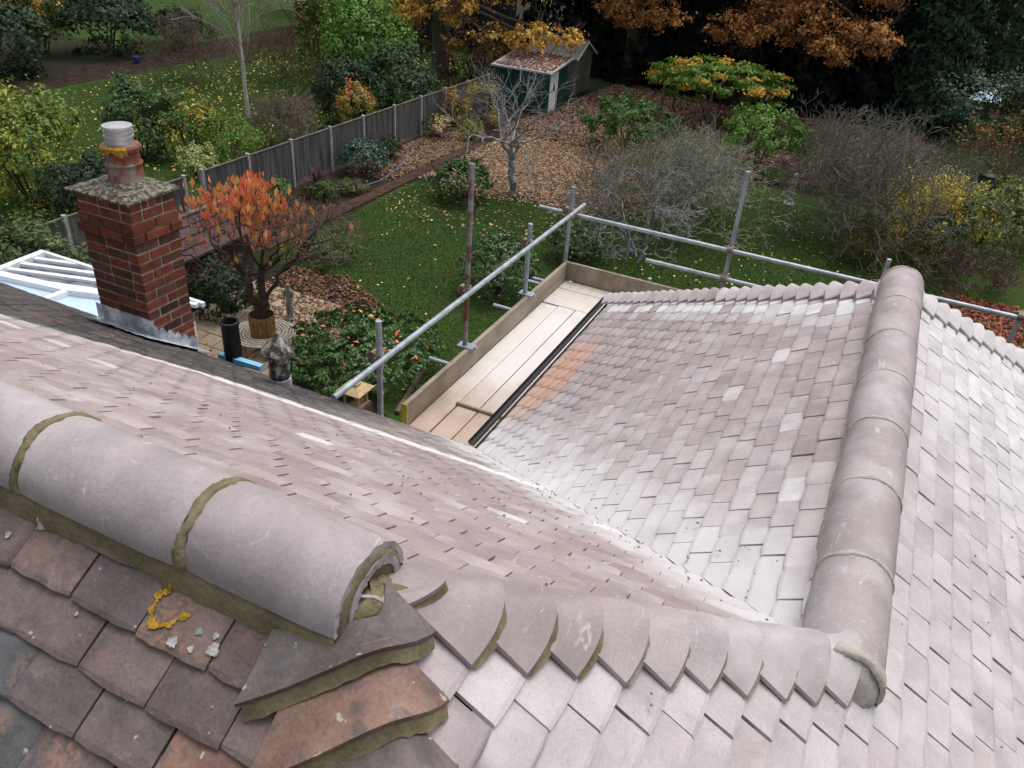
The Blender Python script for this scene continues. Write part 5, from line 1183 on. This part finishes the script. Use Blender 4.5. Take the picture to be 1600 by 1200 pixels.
LAWNP = [(-14.0,15.4),(-13.2,14.9),(-11.2,15.2),(-9.6,13.6),(-6.9,10.4),(-5,13),(-1,20),(4,24),(3,29),(-9,30),(-14,29)]
GC = ((.036,.068,.014),(.027,.053,.012),(.050,.080,.018))
grass('lawn_grass', 'short dark green grass of the garden lawn', LAWNP, 230000, .05, GC)
grass('neighbour_grass', 'short green grass of the lawn beyond the fence', [(-33.3,13),(-18.3,13),(-18.3,33),(-24,45),(-33.5,45)], 150000, .055, ((.05,.098,.014),(.036,.075,.012),(.065,.11,.02)))
def litter(name, label, x, y, size, cols, zb=ZG+.012, curl=.35):
    m_ = len(x); P = np.stack([x,y,zb+rng.random(m_)*.03],1); Nn = unit(np.array((0,0,1.))+rng.normal(size=(m_,3))*curl)
    o = leaf_obj(name, P, Nn, size*rng.uniform(.6,1.3,m_), palette(m_, cols, .3), M_DRY, None, .65, .12); tag(o, label, 'leaves', kind='stuff')
LB = ((.235,.16,.105),(.195,.128,.08),(.285,.205,.138),(.15,.095,.06))
x, y = scatter(60000, [(-14.2,20),(-6.2,20),(-5.5,31),(-14.2,31)]); dens = np.clip((y-23.3-.5*np.sin(x*1.7)-.35*np.sin(x*.6+y)-.18*(x+10))/1.6, 0.015, 1); k = rng.random(len(x)) < dens
litter('leaf_litter', 'carpet of tan fallen leaves around the bare tree', x[k], y[k], .115, LB)
x, y = scatter(3600, LAWNP); k = rng.random(len(x)) < .12+.5*np.clip(np.sin(x*1.1+.7*np.sin(y*.9))*np.sin(y*.8+x*.4),0,1)+.25*(y > 20); x, y = x[k], y[k]; litter('scattered_leaves', 'yellow leaves scattered over the dark lawn', x, y, .082, ((.46,.36,.14),(.40,.25,.11),(.5,.42,.18)))
x, y = scatter(16000, [(-16.8,22.5),(-14.8,22.5),(-14.8,30),(-16.8,33)]); k = rng.random(len(x)) < np.clip((y-22)/5, .15, 1); litter('border_leaves', 'brown leaves lying in the fence border', x[k], y[k], .11, ((.16,.10,.065),(.13,.075,.05),(.21,.145,.095)))
x, y = scatter(52000, [(-15,31),(-6,31),(2,33),(2,44),(-14,45),(-14.4,38)]); litter('woodland_leaves', 'brown leaf carpet in front of the sheds and conifers', x, y, .15, ((.15,.092,.068),(.12,.07,.052),(.19,.125,.09)))
x, y = scatter(4200, [(-33,13),(-18.5,13),(-18.5,32),(-24,45),(-33,45)]); litter('neighbour_leaves', 'yellow leaves on the lawn beyond the fence', x, y, .12, ((.50,.40,.14),(.42,.34,.10),(.44,.26,.1)))
x, y = scatter(2200, [(-13,12.6),(-9.6,12.3),(-9.3,14.2),(-11.3,15.3),(-12.9,15.0)]); litter('bed_leaves', 'rust brown leaves in the mulch bed by the statue', x, y, .10, ((.10,.048,.034),(.15,.07,.042),(.17,.095,.06)), ZG+.02)
x, y = scatter(420, [(-16,8),(-9.8,8),(-9.8,13.4),(-16,13.4)]); litter('patio_leaves', 'brown leaves dropped on the patio slabs', x, y, .10, ((.24,.10,.05),(.30,.15,.07)), ZG+.032)
x, y = scatter(9000, [(3.6,17),(9,17),(9,24.2),(3.2,24.0)]); litter('red_leaves', 'red brown leaves on the ground beyond the right hand hip', x, y, .12, ((.22,.06,.045),(.28,.09,.06),(.17,.05,.04)))
x, y = scatter(900, [(-17.2,35.3),(-14.3,35.3),(-14.3,37.8),(-17.2,37.8)]); zz_ = ZG+1.885+(y-35.22)*.135; m_ = len(x)
o = leaf_obj('roof_leaves', np.stack([x,y,zz_+.02],1), unit(np.array((0,-.15,1.))+rng.normal(size=(m_,3))*.25), .15*rng.uniform(.6,1.3,m_), palette(m_, ((.17,.075,.05),(.13,.06,.045),(.22,.11,.07)), .3), M_DRY, None, .65); tag(o, 'red brown leaves lying on the green shed roof', 'leaves', kind='stuff')
m_ = 50; a = rng.uniform(0,6.28,m_); q = np.sqrt(rng.random(m_)); P = np.stack([-8.3+1.4*q*np.cos(a), 11.6+1.3*q*np.sin(a), ZG+.42+.63*np.sqrt(np.maximum(0,1-q*q*.85))+.05],1)
o = leaf_obj('hedge_leaves', P, unit(np.array((0,0,1.))+rng.normal(size=(m_,3))*.4), .13*rng.uniform(.6,1.2,m_), palette(m_, ((.55,.17,.07),(.50,.24,.10),(.46,.12,.08)), .2), M_DRY, None, .6); tag(o, 'orange leaves caught on top of the ivy hedge', 'leaves', kind='stuff')

# mortar crumbs and grit left on the new tiling
V = []; F = []; rc = random.Random(9)
for k in range(260):
    w_ = rc.random()
    if w_ < .45: x = rc.uniform(-1.5,.7); y = 2*W-x+rc.uniform(-.25,.25); z = -T*y if x+y < 2*W else ZR-T*(W-x)
    elif w_ < .75: x = rc.uniform(.15,2.2); y = rc.uniform(-.1,2.6); z = -T*x; 
    else: x = rc.uniform(-3,.2); y = rc.uniform(.2,2.); z = -T*y
    if w_ >= .45 and w_ < .75 and y > x and x < W: continue
    sz = rc.uniform(.003,.009); b = len(V); c = Vector((x,y,z+.012))
    V += [c+Vector((rc.uniform(.5,1)*sz*a_, rc.uniform(.5,1)*sz*b_, rc.uniform(.4,.9)*sz*c_)) for a_,b_,c_ in ((1,0,0),(-1,0,0),(0,1,0),(0,-1,0),(0,0,1),(0,0,-1))]
    F += [(b,b+2,b+4),(b+2,b+1,b+4),(b+1,b+3,b+4),(b+3,b,b+4),(b+2,b,b+5),(b+1,b+2,b+5),(b+3,b+1,b+5),(b,b+3,b+5)]
tag(mesh('mortar_crumbs', V, F, M_MORT3), 'crumbs of mortar scattered on the new roof tiles', 'debris', kind='stuff')
